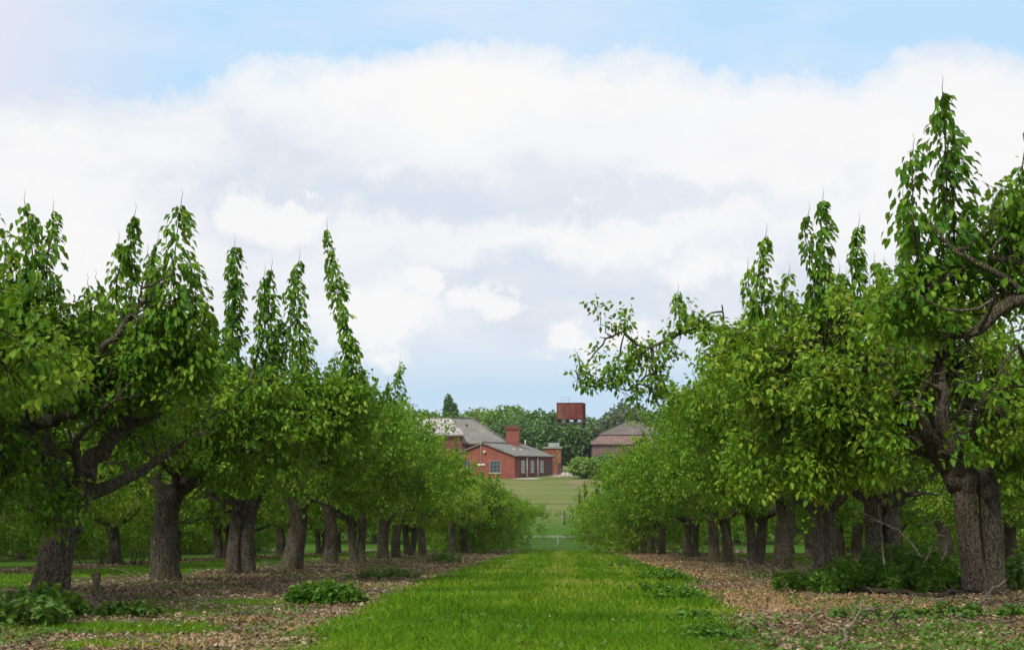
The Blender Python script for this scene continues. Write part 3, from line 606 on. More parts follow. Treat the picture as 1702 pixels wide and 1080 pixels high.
# ------------------------------------------------------------------ small plants
def plant(name, px, py_d, rad, h, n, mm, label, cat, size=.07, group=None, stems=True, seed=0, stake=None):
    rs = np.random.default_rng(seed); x, y = px, py_d; root = empty(name, (x, y, gz1(x, y))); tag(root, label, cat, group)
    st = MB(); lf = MB(); ns = max(8, n // 22); a = rs.uniform(0, 6.28, ns); r = np.sqrt(rs.random(ns)); bx = np.cos(a) * r * rad[0]; by = np.sin(a) * r * rad[1]
    hh = h * (1 - .55 * r ** 2) * rs.uniform(.65, 1.15, ns); bz = gz(bx + x, by + y) - gz1(x, y)
    for k in range(ns):
        t = np.array([[0], [.5], [1.]]); tip = np.array([rs.normal(0, .1), rs.normal(0, .1), 1]) * hh[k]
        st.tube(np.array([bx[k], by[k], bz[k] - .02]) + t * tip, [.006, .005, .002], 4, 0, cap=False)
        m = n // ns; tt = rs.uniform(.2, 1, m)[:, None]; an = rs.uniform(0, 6.28, m); D = np.stack([np.cos(an), np.sin(an), rs.uniform(-.5, .4, m)], 1)
        leaf_geo(lf, np.array([bx[k], by[k], bz[k]]) + tt * tip, D, rs.uniform(.6, 1.3, m) * size, 0, .33, rs.random(m), droop=.2)
    st.build('stems', mm, root); lf.build('leaves', mm, root); return root
def gp(px, py):    # ground point seen at that pixel
    v = raydir(px, py); lo, hi = 3.0, 120.0
    f = lambda d: v.z / v.y * d - np.interp(d, GY, GZ)
    for _ in range(50):
        mid = (lo + hi) / 2
        if f(mid) > 0: lo = mid
        else: hi = mid
    return v.x / v.y * lo, lo
x, y = gp(532, 1006); plant('nettle_clump', x, y + .3, (.36, .42), .25, 1900, NETTLE, 'low dark green nettle clump alone on the leaf litter left of the alley', 'nettles', .06, seed=1)
x, y = gp(95, 1030); plant('weed_clump', x - .2, y + .2, (.32, .4), .26, 1500, NETTLE, 'green weeds at the foot of the leaning tree in the left corner', 'weeds', .048, seed=2)
x, y = gp(25, 1040); plant('weed_clump', x, y, (.35, .4), .24, 800, WEED, 'paler weed clump at the very left edge of the photo', 'weeds', .07, seed=3)
x, y = gp(210, 1025); plant('weed_clump', x, y, (.25, .3), .14, 400, WEED, 'small straggly weeds beside the short stump post', 'weeds', .06, seed=4)
x, y = gp(1420, 985); plant('nettle_bed', x, y, (1.0, .8), .38, 2600, NETTLE, 'left spread of the nettle bed in front of the twin stems, lower and paler', 'nettles', .062, seed=5)
x, y = gp(1520, 985); plant('nettle_bed', x, y + .6, (.95, .9), .55, 3600, NETTLE, 'tallest dark nettle bed pressed against the left side of the double trunk', 'nettles', .07, seed=6)
x, y = gp(1690, 985); plant('nettle_bed', x + .1, y + .8, (.55, .9), .5, 1600, NETTLE, 'dark nettle bed right of the double trunk at the photo edge', 'nettles', .07, seed=7)
x, y = gp(1130, 1000); plant('weed_clump', x, y, (.28, .5), .16, 900, NETTLE, 'dark clover-like weeds on the right edge of the grass alley', 'weeds', .05, seed=8)
x, y = gp(1100, 965); plant('weed_clump', x, y, (.4, .9), .17, 1000, NETTLE, 'dark weeds behind the clover on the alley edge, next to the yellow flowers', 'weeds', .055, seed=9)
x, y = gp(640, 962); plant('weed_clump', x, y, (.6, .8), .22, 900, WEED, 'straggling grey-green weeds between the nettle clump and the grass alley', 'weeds', .06, seed=10)
x, y = gp(740, 935); plant('weed_clump', x, y, (.5, 1.2), .35, 700, WEED, 'upright weeds at the left alley edge far down the row', 'weeds', .07, seed=11)
x, y = gp(1560, 1030); plant('weed_clump', x, y, (.9, .35), .14, 900, WEED, 'sparse low weeds in the litter below the double trunk', 'weeds', .05, seed=12)
x, y = gp(1340, 965); plant('weed_clump', x, y, (.9, .7), .15, 700, WEED, 'thin low weeds left of the nettle bed on the right', 'weeds', .05, seed=13)
x, y = gp(870, 1050); plant('weed_clump', x, y, (.15, .2), .09, 160, NETTLE, 'little dark weed rosette in the middle of the alley grass near the camera', 'weeds', .045, seed=14)
x, y = gp(720, 1040); plant('weed_clump', x, y, (.16, .2), .10, 170, NETTLE, 'little dark weed rosette left in the alley grass', 'weeds', .045, seed=15)
for k, (px, py, r_, h_) in enumerate(((1150, 1035, .2, .12), (1085, 985, .3, .13), (1180, 1065, .18, .1), (1045, 940, .5, .16))):
    x, y = gp(px, py); plant('weed_clump', x, y, (r_, r_ * 1.8), h_, 500, NETTLE, ['dark weeds on the right alley edge low in the photo', 'weeds on the right alley edge below the yellow flowers', 'lowest weed clump on the right alley edge', 'farthest weed clump on the right alley edge'][k], 'weeds', .045, seed=30 + k)
# yellow flowers at the alley edge
for k, (px, py) in enumerate([(1078, 952), (1088, 955), (1098, 950), (1108, 958), (1093, 962), (1070, 948)]):
    x, y = gp(px, py); root = empty('dandelion', (x, y, gz1(x, y))); tag(root, 'small yellow dandelion in the weeds at the right edge of the alley', 'flower', 'dandelions at the alley edge')
    s = MB(); s.tube(np.array([[0, 0, 0], [.005, 0, .1], [0, 0, .17]]), [.003, .003, .003], 4); s.build('stem', NETTLE, root)
    h = MB(); a = np.linspace(0, 6.28, 18, endpoint=False); leaf_geo(h, np.tile([0, 0, .17], (18, 1)), np.stack([np.cos(a), np.sin(a), .4 + 0 * a], 1), .03, 0, .25); h.build('flower_head', PETAL, root)

# dead branches, stump, post
def branch(name, pts, r, mm, label, cat='branch', forks=3, seed=0, group=None):
    rs = np.random.default_rng(seed); root = pts[0]; p = spline(np.array(pts) - root, 14); p[1:-1] += rs.normal(0, r * .8, (12, 3)); mb = MB()
    mb.tube(p, np.linspace(r, r * .35, 14), 8, 0, .2, seed)
    for k in range(forks):
        j = rs.integers(3, 12); d = unit(p[j] - p[j - 1]) + rs.normal(0, .55, 3); d[2] = abs(d[2]) * .5
        mb.tube(gnarl(p[j], d, rs.uniform(.12, .4), 5, .2, 0, rs), np.linspace(r * .5, r * .15, 6), 5, 0)
    o = mb.build(name, mm); o.location = root; return tag(o, label, cat, group)
def gpt(px, py, dz=0.0):
    x, y = gp(px, py); return np.array([x, y, gz1(x, y) + dz])
def up(px, py, d): return P(px, py, d)
branch('fallen_branch', [gpt(1380, 985, .03), gpt(1480, 990, .05), gpt(1560, 998, .04), gpt(1640, 985, .05)], .035, TWIG, 'thick dark fallen branch lying across the litter in front of the double trunk', seed=1, forks=5)
branch('fallen_branch', [gpt(1400, 1080, .02), gpt(1425, 1050, .08), gpt(1440, 1015, .12)], .012, DEAD, 'pale thin broken stick standing out of the litter at the bottom right', seed=2)
branch('fallen_branch', [gpt(1430, 1012, .02), gpt(1470, 1035, .05), gpt(1510, 1060, .02)], .010, TWIG, 'dark thin twig lying among weeds at lower right', seed=3)
branch('fallen_branch', [gpt(1610, 1030, .02), gpt(1650, 1000, .12), gpt(1702, 965, .2)], .014, DEAD, 'long pale stick leaning towards the right photo edge', seed=4)
a = gpt(1155, 972, .0); branch('leaning_twig', [a, a + [.12, 0, .17], a + [.25, 0, .40]], .010, TWIG, 'dark forked twig sticking up from the straw at the right alley edge', 'twig', seed=5)
a = gpt(1480, 985); a[2] += .5
branch('dead_branch', [up(1532, 925, 14.6), up(1500, 885, 14.6), up(1450, 860, 14.6), up(1430, 850, 14.6)], .011, DEAD, 'pale dead stick rising leftwards out of the nettles', seed=6)
branch('dead_branch', [up(1470, 940, 14.8), up(1465, 880, 14.8), up(1461, 835, 14.8)], .012, DEAD, 'upright pale dead stick in the nettles before the twin stems', seed=7, forks=1)
branch('dead_branch', [up(1565, 935, 15.2), up(1580, 895, 15.2), up(1545, 885, 15.2), up(1525, 850, 15.2)], .012, DEAD, 'curved pale dead branch behind the nettles left of the double trunk', seed=8)
branch('dead_branch', [up(1535, 935, 15.2), up(1558, 895, 15.2), up(1570, 870, 15.2)], .010, DEAD, 'short pale fork of deadwood beside the curved branch', seed=9)
BW = ['brown brushwood heap at the foot of the dark forked trunk on the right', 'pale brushwood heap beside the narrow ridged twin trunk', 'low brushwood heap along the distant right row', 'brushwood and dead stalks beside the stump post at left', 'pale brushwood at the left foot of the nettle bed']
for k, (px, py, w) in enumerate(((1245, 935, 90), (1330, 955, 70), (1170, 925, 80), (200, 1020, 50), (1365, 968, 50))):
    c = gpt(px, py, .03); rs = np.random.default_rng(40 + k); mb = MB()
    for q_ in range(40):
        a = rs.uniform(0, 6.28); p0 = rs.normal(0, [.5, .35, .03]); p0[2] = abs(p0[2]); mb.tube(gnarl(p0, (math.cos(a), math.sin(a), rs.uniform(0, .7)), rs.uniform(.2, .6), 5, .15, 0, rs), np.linspace(.008, .003, 6), 4, 0, cap=False)
    o = mb.build('brushwood_heap', TWIG if k in (0, 2) else DEAD, None, c); o.scale = (.5, .5, .8) if k > 2 else (1, 1, 1); tag(o, BW[k], 'brushwood')
for k, (px, py, lab) in enumerate(((1235, 920, 'grey dead stems standing along the right row'), (1135, 912, 'thin dead stems under the far right trees'), (255, 930, 'reddish dead bush between the second-row trunks at left'), (755, 915, 'dead stems under the far left trees'), (1195, 922, 'brown dead stems between the middle trunks of the right row'), (1085, 911, 'faint dead stems near the far end of the right row'))):
    x, y = gp(px, py) if k != 2 else (-10.2, 31); c = np.array([x, y, gz1(x, y)]); rs = np.random.default_rng(60 + k); mb = MB()
    for q_ in range(55):
        p0 = np.array([rs.normal(0, .6), rs.normal(0, 1.2 if k != 2 else .3), -.02]); mb.tube(gnarl(p0, rs.normal(0, .3, 3) + [0, 0, 1], rs.uniform(.3, .8), 5, .13, 0, rs), np.linspace(.009, .003, 6), 4, 0, cap=False)
    tag(mb.build('dead_bush', DEAD if k != 2 else TWIG, None, c), lab, 'dead stems')
a = gpt(158, 999); root = empty('stump_post', a); tag(root, 'short dark weathered stump post standing beside the leaning tree at left', 'post')
mb = MB(); mb.tube(np.array([[0, 0, -.05], [0, 0, .1], [.01, 0, .2], [.0, 0, .27]]), [.036, .03, .032, .05], 10, 0, .25, 3); mb.build('post', BARK, root)
mb = MB(); mb.tube(np.array([[.0, 0, .02], [.3, .02, .03], [.75, .05, .03], [1.25, .1, .02]]), [.04, .035, .03, .02], 8, 0, .2, 4); mb.build('fallen_stem', BARK, root)

# ------------------------------------------------------------------ fence at the end of the alley
root = empty('mesh_fence', (0, 76.0, gz1(0, 76))); tag(root, 'low grey mesh fence with a plain top rail closing the end of the grass alley', 'fence')
mb = MB(); mb.box((-3.2, -.04, .66), (3.2, .04, .74)); mb.build('top_rail', GREYW, root)
for x in (-3.15, -1.55, .05, 1.65, 3.15): mb = MB(); mb.tube(np.array([[x, 0, -.3], [x, 0, .8]]), .035, 8); mb.build('post', GREYW, root)
mb = MB()
for k in range(-34, 35): mb.box((k * .09 - .006, -.01, 0), (k * .09 + .006, .01, .66))
for k in range(6): mb.box((-3.1, -.013, .05 + k * .11), (3.1, -.0101, .062 + k * .11))
mb.build('mesh_panel', DARKM, root)
x, d = (937 - 925) / F * 100, 100; z = gz1(x, d); root = empty('field_post', (x, d, z)); tag(root, 'small brown wooden post standing in the field beyond the fence', 'post')
mb = MB(); mb.tube(np.array([[0, 0, -.2], [0, 0, .8], [.02, 0, 1.05]]), [.09, .08, .05], 8, 0, .15); mb.build('post', BARK, root)
mb = MB(); mb.box((-.25, -.04, .55), (.3, .0, .65)); mb.build('cross_piece', GREYW, root)

# ------------------------------------------------------------------ farm buildings
def hip(mb, a, b, z0, ridge_in, zr, w, M=None, t=.18): pass
def frame(origin, ang):
    return Matrix.Translation(Vector(origin)) @ Matrix.Rotation(ang, 4, 'Z')
# 1: low red brick range with a gable towards the camera
near = np.array([(855 - 925) / F * 185, 185.]); L_ = 20.7; W_ = 9.2; ang = math.atan2(.967, .254) - math.pi / 2
G0 = gz1(near[0], near[1]) - .1; root = empty('brick_farm_range', (near[0], near[1], G0), ang); tag(root, 'low red brick farm range with grey slate roof and gable end facing the orchard', 'building')
EV, AP = 3.2, 4.9
mb = MB(); v = [(-W_, 0, -.6), (0, 0, -.6), (0, 0, EV), (-W_ / 2, 0, AP), (-W_, 0, EV)]; v2 = [(a, .35, c) for a, b_, c in v]
mb.add(v + v2, [[0, 1, 6, 5], [1, 2, 7, 6]], 0); mb.add(v, [[0, 1, 2, 3, 4]], 0); mb.add(v2, [[4, 3, 2, 1, 0]], 0)
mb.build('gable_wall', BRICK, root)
mb = MB(); mb.box((-.35, .35, -.6), (0, L_, EV)); mb.box((-W_, .35, -.6), (-W_ + .35, L_, EV)); mb.box((-W_ + .35, L_ - .35, -.6), (-.35, L_, EV + .6)); mb.build('side_wall', BRICKD, root)  # side wall's shade painted in: darker copy of the sunlit gable's brick
mb = MB()
for s in (0, 1):
    x0, x1 = (.35, -W_ / 2) if s == 0 else (-W_ - .35, -W_ / 2); sl = (AP - EV) / (W_ / 2); ze = EV - .35 * sl + .05
    v = [(x0, -.3, ze), (x0, L_ + .2, ze), (x1, L_ + .2, AP + .05), (x1, -.3, AP + .05)]; v += [(a, b_, c + .16) for a, b_, c in v]
    mb.add(v, [[0, 1, 2, 3], [4, 7, 6, 5], [0, 4, 5, 1], [0, 3, 7, 4], [2, 6, 7, 3], [1, 5, 6, 2]] if s == 0 else [[3, 2, 1, 0], [5, 6, 7, 4], [1, 5, 4, 0], [4, 7, 3, 0], [3, 7, 6, 2], [2, 6, 5, 1]])
rf = mb.build('roof', SLATE, root)
mb = MB(); mb.tube(np.array([[-W_ / 2, -.3, AP + .25], [-W_ / 2, L_ + .2, AP + .25]]), .13, 8); mb.build('ridge_tiles', SLATED, rf)
for yv in (7, 10.5): mb = MB(); mb.box((-2.5, yv, 4.1), (-2.1, yv + .8, 4.33)); mb.build('skylight', WHITE, rf)
mb = MB(); mb.tube(np.array([[-3.2, 16.5, 4.0], [-3.2, 16.5, 5.7]]), .08, 8); mb.build('vent_pipe', WHITE, rf)
# gable window
def window(parent, x0, x1, z0, z1, y, mm, fr, axis='x', bars=(2, 3)):
    """window in a wall; axis x: wall faces -y; axis y: wall faces +x, x0..x1 run along y"""
    def bx(mb, a0, a1, c0, c1, d0, d1):
        if axis == 'x': mb.box((a0, y - d1, c0), (a1, y - d0, c1))
        else: mb.box((y + d0, a0, c0), (y + d1, a1, c1))
    f = MB(); t = .07
    bx(f, x0, x1, z0, z0 + t, .0, .08); bx(f, x0, x1, z1 - t, z1, .0, .08); bx(f, x0, x0 + t, z0 + t, z1 - t, .0, .08); bx(f, x1 - t, x1, z0 + t, z1 - t, .0, .08)
    for k in range(1, bars[0]): xx = x0 + (x1 - x0) * k / bars[0]; bx(f, xx - .02, xx + .02, z0 + t, z1 - t, .02, .055)
    for k in range(1, bars[1]): zz = z0 + (z1 - z0) * k / bars[1]; bx(f, x0 + t, x1 - t, zz - .02, zz + .02, .022, .057)
    w = f.build('window', fr, parent); p = MB(); bx(p, x0 + t, x1 - t, z0 + t, z1 - t, .004, .02); p.build('pane', mm, w)
    s = MB(); bx(s, x0 - .08, x1 + .08, z0 - .12, z0 - .003, .003, .14); s.build('sill', PAVE, w); return w
window(root, -3.6, -2.0, .9, 2.6, 0, GLASS, GREYW, bars=(3, 3))
window(root, -8.0, -6.4, .9, 2.6, 0, GLASS, GREYW, bars=(3, 3))
mb = MB(); mb.box((-5.6, -.10, 1.95), (-4.3, -.003, 2.15)); mb.build('lintel', WHITE, root)
mb = MB(); mb.tube(np.array([[-4.3, -.02, 3.85], [-4.3, -.2, 3.85], [-4.3, -.3, 3.75]]), [.08, .14, .22], 12); mb.build('wall_lamp', WHITE, root)
for y0 in (3.4, 8.2, 13.4): window(root, y0, y0 + 1.5, .9, 2.6, 0, GLASSP, WHITE, 'y', (2, 3))
for y0 in (16.0, 18.4): mb = MB(); mb.box((.002, y0, -.3), (.06, y0 + 1.7, 2.5)); mb.build('door', DARKM, root)
for y0 in (5.9, 11.6): mb = MB(); mb.tube(np.array([[.1, y0, -.4], [.1, y0, EV - .15]]), .14, 8); mb.build('drainpipe', WHITE, root)
mb = MB(); mb.tube(np.array([[.42, -.3, EV - .05], [.42, L_, EV - .05]]), .07, 6); mb.build('gutter', DARKM, root)

# 2: brick chimney stack behind the range
c = P(852, 740, 199); zg = gz1(c[0], 199); root = empty('chimney_stack', (c[0], 199, zg), .2); tag(root, 'square red brick chimney stack rising behind the low slate roof', 'chimney')
top = P(852, 708, 199)[2] - zg
mb = MB(); mb.box((-.85, -.85, -.5), (.85, .85, top - .5)); mb.build('shaft', BRICK, root)
mb = MB(); mb.box((-.98, -.98, top - .5), (.98, .98, top - .15)); mb.box((-.9, -.9, top - .15), (.9, .9, top)); mb.build('corbel_cap', BRICKD, root)

# 3: big hall with a hipped roof
D3 = 205; xl = (560 - 925) / F * D3; xr = (846 - 925) / F * D3; zg = gz1(-14, D3); root = empty('hipped_hall', (xr, D3, zg), math.radians(6)); tag(root, 'large hall with grey hipped slate roof behind the low range', 'building')
ev = P(800, 736, D3)[2] - zg; rd = P(780, 694, D3)[2] - zg; W = xr - xl; Dp = 11
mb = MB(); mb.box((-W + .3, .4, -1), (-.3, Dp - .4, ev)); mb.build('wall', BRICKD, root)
mb = MB(); v = [(-W, 0, ev), (0, 0, ev), (0, Dp, ev), (-W, Dp, ev), (-W + 5.2, Dp / 2, rd), (-5.4, Dp / 2, rd)]; vv = [(a, b_, c - .2) for a, b_, c in v[:4]]
mb.add(v + vv, [[0, 1, 5, 4], [2, 3, 4, 5], [0, 6, 7, 1], [1, 7, 8, 2], [2, 8, 9, 3], [3, 9, 6, 0], [6, 9, 8, 7]]); mb.add(v, [[1, 2, 5]]); mb.add(v, [[3, 0, 4]])
rf = mb.build('roof', SLATE, root)
mb = MB()
for a, b_ in ((v[4], v[5]), (v[1], v[5]), (v[2], v[5])): mb.tube(np.array([a, b_]) + [0, 0, .06], .14, 8)
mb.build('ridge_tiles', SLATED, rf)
for xx in (-14.5, -17.5): mb = MB(); mb.box((xx, 3.3, ev + (rd - ev) * .62), (xx + 1.6, 4.4, ev + (rd - ev) * .80 + .1)); mb.build('skylight', WHITE, rf)
for xx in (-3, -5.5, -8, -11): window(root, xx, xx + 1.1, ev - 1.6, ev - .5, .4, GLASS, WHITE)
# lower lean-to roof with worn pale sheeting on the left
D4 = 200; x4 = (768 - 925) / F * D4; zg = gz1(x4, D4); root = empty('sheeted_barn', (x4, D4, zg), math.radians(6)); tag(root, 'barn with worn pale patched roof half hidden by the left row', 'building')
e4 = P(760, 722, D4)[2] - zg; r4 = P(740, 694, D4)[2] - zg
mb = MB(); mb.box((-14, .3, -1), (0, 7.7, e4)); mb.build('wall', BRICKD, root)
mb = MB(); v = [(-14.4, -.1, e4 - .05), (.4, -.1, e4 - .05), (-1.6, 4, r4), (-14.4, 4, r4), (.4, 8.1, e4 - .05), (-14.4, 8.1, e4 - .05)]; mb.add(v, [[0, 1, 2, 3], [3, 2, 4, 5]]); mb.add(v, [[1, 4, 2]]); mb.add([(a, b_, c - .16) for a, b_, c in v], [[3, 2, 1, 0], [5, 4, 2, 3]]); mb.build('roof', SHEET, root)

# 4: flat-topped brick block at the far end
D5 = 209; xa = (904 - 925) / F * D5; xb = (932 - 925) / F * D5; zg = gz1(0, D5); root = empty('brick_block', (xa, D5, zg)); tag(root, 'small flat-topped orange brick block at the far end of the range', 'building')
t5 = P(915, 745, D5)[2] - zg; w = xb - xa
mb = MB(); mb.box((0, 0, -1), (w, 5, t5)); mb.build('wall', BRICK, root)
mb = MB(); mb.box((-.2, -.2, t5 + .002), (w + .2, 5.2, t5 + .3)); mb.build('coping', GREYW, root)
mb = MB(); mb.box((w * .25, .8, t5 + .31), (w * .9, 2.6, t5 + .9)); mb.build('roof_tank', LEAD, root)
mb = MB(); mb.box((w * .82, -.08, -.6), (w * 1.0 - .1, -.002, 1.9)); mb.build('door', DARKM, root)
# pole
c = P(799, 740, 183); zg = gz1(c[0], 183); root = empty('thin_mast', (c[0], 183, zg)); tag(root, 'thin grey mast standing in front of the gable end', 'mast')
mb = MB(); mb.tube(np.array([[0, 0, -.3], [0, 0, P(799, 702, 183)[2] - zg]]), [.045, .03], 8); mb.build('pole', GREYW, root); 

# 5: building right of the alley with brown hipped roof
D6 = 214; xa = (984 - 925) / F * D6; zg = gz1(8, D6); root = empty('brown_roofed_barn', (xa, D6, zg)); tag(root, 'pinkish brick barn with brown pyramid roof behind the right row', 'building')
e6 = P(1000, 738, D6)[2] - zg; m6 = P(1000, 722, D6)[2] - zg; r6 = P(1030, 699, D6)[2] - zg
mb = MB(); mb.box((0, 0, -1), (16, 12, e6)); mb.build('wall', BRICKP, root)
mb = MB(); v = [(-.4, -.4, e6), (16.4, -.4, e6), (15, 2, m6), (1.3, 2, m6)]; mb.add(v, [[0, 1, 2, 3]]); v = [(-.4, -.4, e6), (1.3, 2, m6), (1.3, 10, m6), (-.4, 12.4, e6)]; mb.add(v, [[0, 1, 2, 3]]); mb.box((1.35, 2.05, e6 - .3), (14.9, 10, m6)); mb.build('lower_roof', BRICKP, root)
mb = MB(); v = [(1, 1.7, m6 + .02), (15.3, 1.7, m6 + .02), (15.3, 10.3, m6 + .02), (1, 10.3, m6 + .02), (5.8, 6, r6), (10.2, 6, r6)]; mb.add(v, [[0, 1, 5, 4], [2, 3, 4, 5], [3, 2, 1, 0]]); mb.add(v, [[1, 2, 5]]); mb.add(v, [[3, 0, 4]]); mb.build('upper_roof', SLATED, root)
for xx in (2.5, 5.5, 8.5): window(root, xx, xx + 1.2, .8, 2.2, 0, GLASSP, WHITE)

# 6: water tank on steel legs
D7 = 232; xa = (925 - 925) / F * D7; xb = (973 - 925) / F * D7; zg = gz1(2, D7); w = xb - xa; zt = P(950, 671, D7)[2] - zg; zb = P(950, 697, D7)[2] - zg
root = empty('water_tower', ((xa + xb) / 2, D7, zg), math.radians(-8)); tag(root, 'rust red panelled water tank on dark steel legs above the trees', 'water tower')
h = w / 2 * .87
mb = MB(); mb.box((-h, -h, zb), (h, h, zt)); tk = mb.build('tank', RUST, root)
mb = MB()
for k in range(5):
    x = -h + k * 2 * h / 4
    mb.box((x - .05, -h - .07, zb), (x + .05, -h - .003, zt)); mb.box((h + .003, x - .05, zb), (h + .07, x + .05, zt))
mb.box((-h - .1, -h - .1, zt + .002), (h + .1, h + .1, zt + .12)); mb.box((-h, -h - .05, (zb + zt) / 2 - .04), (h, -h - .004, (zb + zt) / 2 + .04)); mb.build('panel_flanges', plain('rusty flange', (.16, .03, .02), .8, var=.4), tk)
mb = MB()
for k in (-1, -.33, .33, 1): mb.box((k * h - .12, -h, zb - .5), (k * h + .12, h, zb - .003))
for s in (-1, 1): mb.box((-h - .1, s * (h - .2) - .12, zb - .85), (h + .1, s * (h - .2) + .12, zb - .503))
mb.build('support_frame', DARKM, root)
for sx in (-1, 1):
    for sy in (-1, 1): mb = MB(); mb.box((sx * (h - .25) - .14, sy * (h - .25) - .14, -.5), (sx * (h - .25) + .14, sy * (h - .25) + .14, zb - .853)); mb.build('leg', DARKM, root)
mb = MB()
for lo, hi in ((.5, zb / 2 - .3), (zb / 2, zb - 1)):
    for sy in (-1, 1):
        for s in (-1, 1): mb.tube(np.array([[-s * (h - .3), sy * (h - .42), lo], [s * (h - .3), sy * (h - .42), hi]]), .06, 6)
mb.build('cross_brace', GALV, root)
mb = MB()
for x in (-h + .8, -h + 2.0): mb.tube(np.array([[x, -h + .3, zt + .1], [x, -h + .3, zt + 1.1]]), .025, 6)
for z in (.6, 1.05): mb.tube(np.array([[-h + .5, -h + .3, zt + z], [-h + 2.3, -h + .3, zt + z]]), .025, 6)
mb.build('railing', GALV, root)

# yard paving and pale rubble
mb = MB(); pts = [(-6.4, 183.2), (-3.2, 182.6), (2.2, 198), (5, 205), (5, 210), (-.5, 209), (-5.6, 186)]
V_ = np.array([(x, y, gz1(x, y) + .03) for x, y in pts]); mb.add(V_, [list(range(len(pts)))]); structure(mb.build('yard_paving', PAVE))
for k, px in enumerate((936, 943, 951)):
    d = 192; x = (px - 925) / F * d; mb = MB(); mb.tube(np.array([[0, 0, -.1], [.02, 0, .35], [.1, 0, .6]]), [.5, .45, .2], 9, 0, .45, k); o = mb.build('concrete_block', PAVE, None, (x, d, gz1(x, d))); tag(o, ['pale rubble block beside the brick block', 'middle pale rubble block beyond the field', 'pale rubble block against the yard bush'][k], 'rubble')

# ------------------------------------------------------------------ far trees and bushes
def far_tree(name, px, pytop, d, wpx, label, mm, kind='round', seed=0, cat='tree', group='trees behind the farm', hfrac=.85, n=2600, sz=.5):
    rs = np.random.default_rng(seed); x = (px - 925) / F * d; zg = gz1(x, d); H = P(px, pytop, d)[2] - zg; w = wpx / F * d / 2
    root = empty(name, (x, d, zg)); tag(root, label, cat, group)
    mb = MB(); mb.tube(np.array([[0, 0, -.3], [.1, 0, H * .3], [0, 0, H * .75]]), [max(.05, w * .07), w * .05, w * .015], 10, 0, .1)
    for k in range(4): a = rs.uniform(0, 6.28); mb.tube(np.array([[0, 0, H * .25], [math.cos(a) * w * .3, math.sin(a) * w * .3, H * .5], [math.cos(a) * w * .6, math.sin(a) * w * .6, H * .7]]), [w * .03, w * .02, w * .008], 6)
    mb.build('trunk', BARK, root)
    d_ = unit(rs.normal(0, 1, (n, 3))); r = rs.random(n) ** (1 / 4.5)
    if kind == 'poplar': lump = 1 + .2 * (fbm(d_ * 3 + seed, 2) - .5)
    else: lump = .86 + .5 * (fbm(d_ * 2.4 + seed * 2.2, 3) - .5)
    cz = H * (1 - hfrac / 2); p = np.array([0, 0, cz]) + d_ * (r * lump)[:, None] * np.array([w, w, H * hfrac / 2])
    if kind == 'poplar': p[:, :2] *= 1.15
    mz = p[:, 2] > .1; p = p[mz]; n = len(p)
    lf = MB(); leaf_geo(lf, p, rs.normal(0, 1, (n, 3)) + d_[mz] * .5, rs.uniform(.6, 1.4, n) * sz, 0, .42, rs.random(n)); lf.build('crown', mm, root); return root
specs = [(690, 675, 262, 150, 'broad far tree above the hall roof at left', FARM, 2), (745, 654, 268, 17, 'tall narrow poplar rising over the hall roof', FARM, 'p'), (755, 670, 266, 13, 'shorter poplar spire right beside the tall one', FARM, 'p'),
    (800, 671, 262, 110, 'light green rounded lime tree left of the chimney', FARL, 1), (850, 670, 264, 110, 'light green domed tree directly above the chimney', FARL, 4), (838, 694, 250, 90, 'dark tree in front of the light green domes', FARM, 6), (955, 704, 224, 66, 'blue-green tree standing right in front of the water tank legs', FARM, 19), (918, 700, 222, 56, 'small blue-green tree left of the water tank legs', FARM, 20), (990, 706, 226, 60, 'small tree right of the water tank legs', FARG, 25),
    (890, 677, 258, 80, 'dark green tree between chimney and water tank', FARM, 7), (915, 682, 252, 70, 'dense dark tree just left of the water tank', FARM, 8), (948, 700, 262, 90, 'bluish tree seen beneath the water tank', FARM, 9),
    (985, 690, 266, 90, 'tree right of the water tank behind the barn', FARM, 10), (1040, 664, 258, 120, 'greyish willow-like tree above the brown roof', FARG, 11), (1110, 672, 262, 140, 'broad tree behind the right row, mostly hidden', FARM, 12),
    (620, 672, 265, 130, 'far tree behind the left row, mostly hidden', FARM, 13), (875, 700, 246, 70, 'small dark tree right of the chimney', FARM, 14), (1200, 672, 262, 150, 'hidden far tree at the right end of the belt', FARM, 15), (540, 675, 265, 150, 'hidden far tree at the left end of the belt', FARM, 16)]
for k, (px, py, d, w, lab, mm, s) in enumerate(specs):
    if s == 'p': far_tree('poplar', px, py, d, w, lab, mm, 'poplar', 77 + k, hfrac=.92, n=3000, sz=.5)
    else: far_tree('broadleaf_tree', px, py, d, w, lab, mm, 'round', s, n=4200, sz=.62, hfrac=.92)
far_tree('bush', 972, 757, 186, 62, 'dark green rounded bush in front of the brown-roofed barn', FARL, 'round', 21, 'bush', 'bushes by the farmyard', 1.0, 3000, .3)
far_tree('bush', 1008, 752, 188, 60, 'dark bush merging with the right row', FARM, 'round', 22, 'bush', 'bushes by the farmyard', 1.0, 2500, .3)
far_tree('bush', 1045, 755, 185, 60, 'bush mostly behind the right row', FARM, 'round', 23, 'bush', 'bushes by the farmyard', 1.0, 2000, .3)
far_tree('bush', 925, 738, 208 - 14, 0.1 + 6, 'slender sapling beside the brick block', FARL, 'poplar', 24, 'bush', 'bushes by the farmyard', .7, 60, .22)

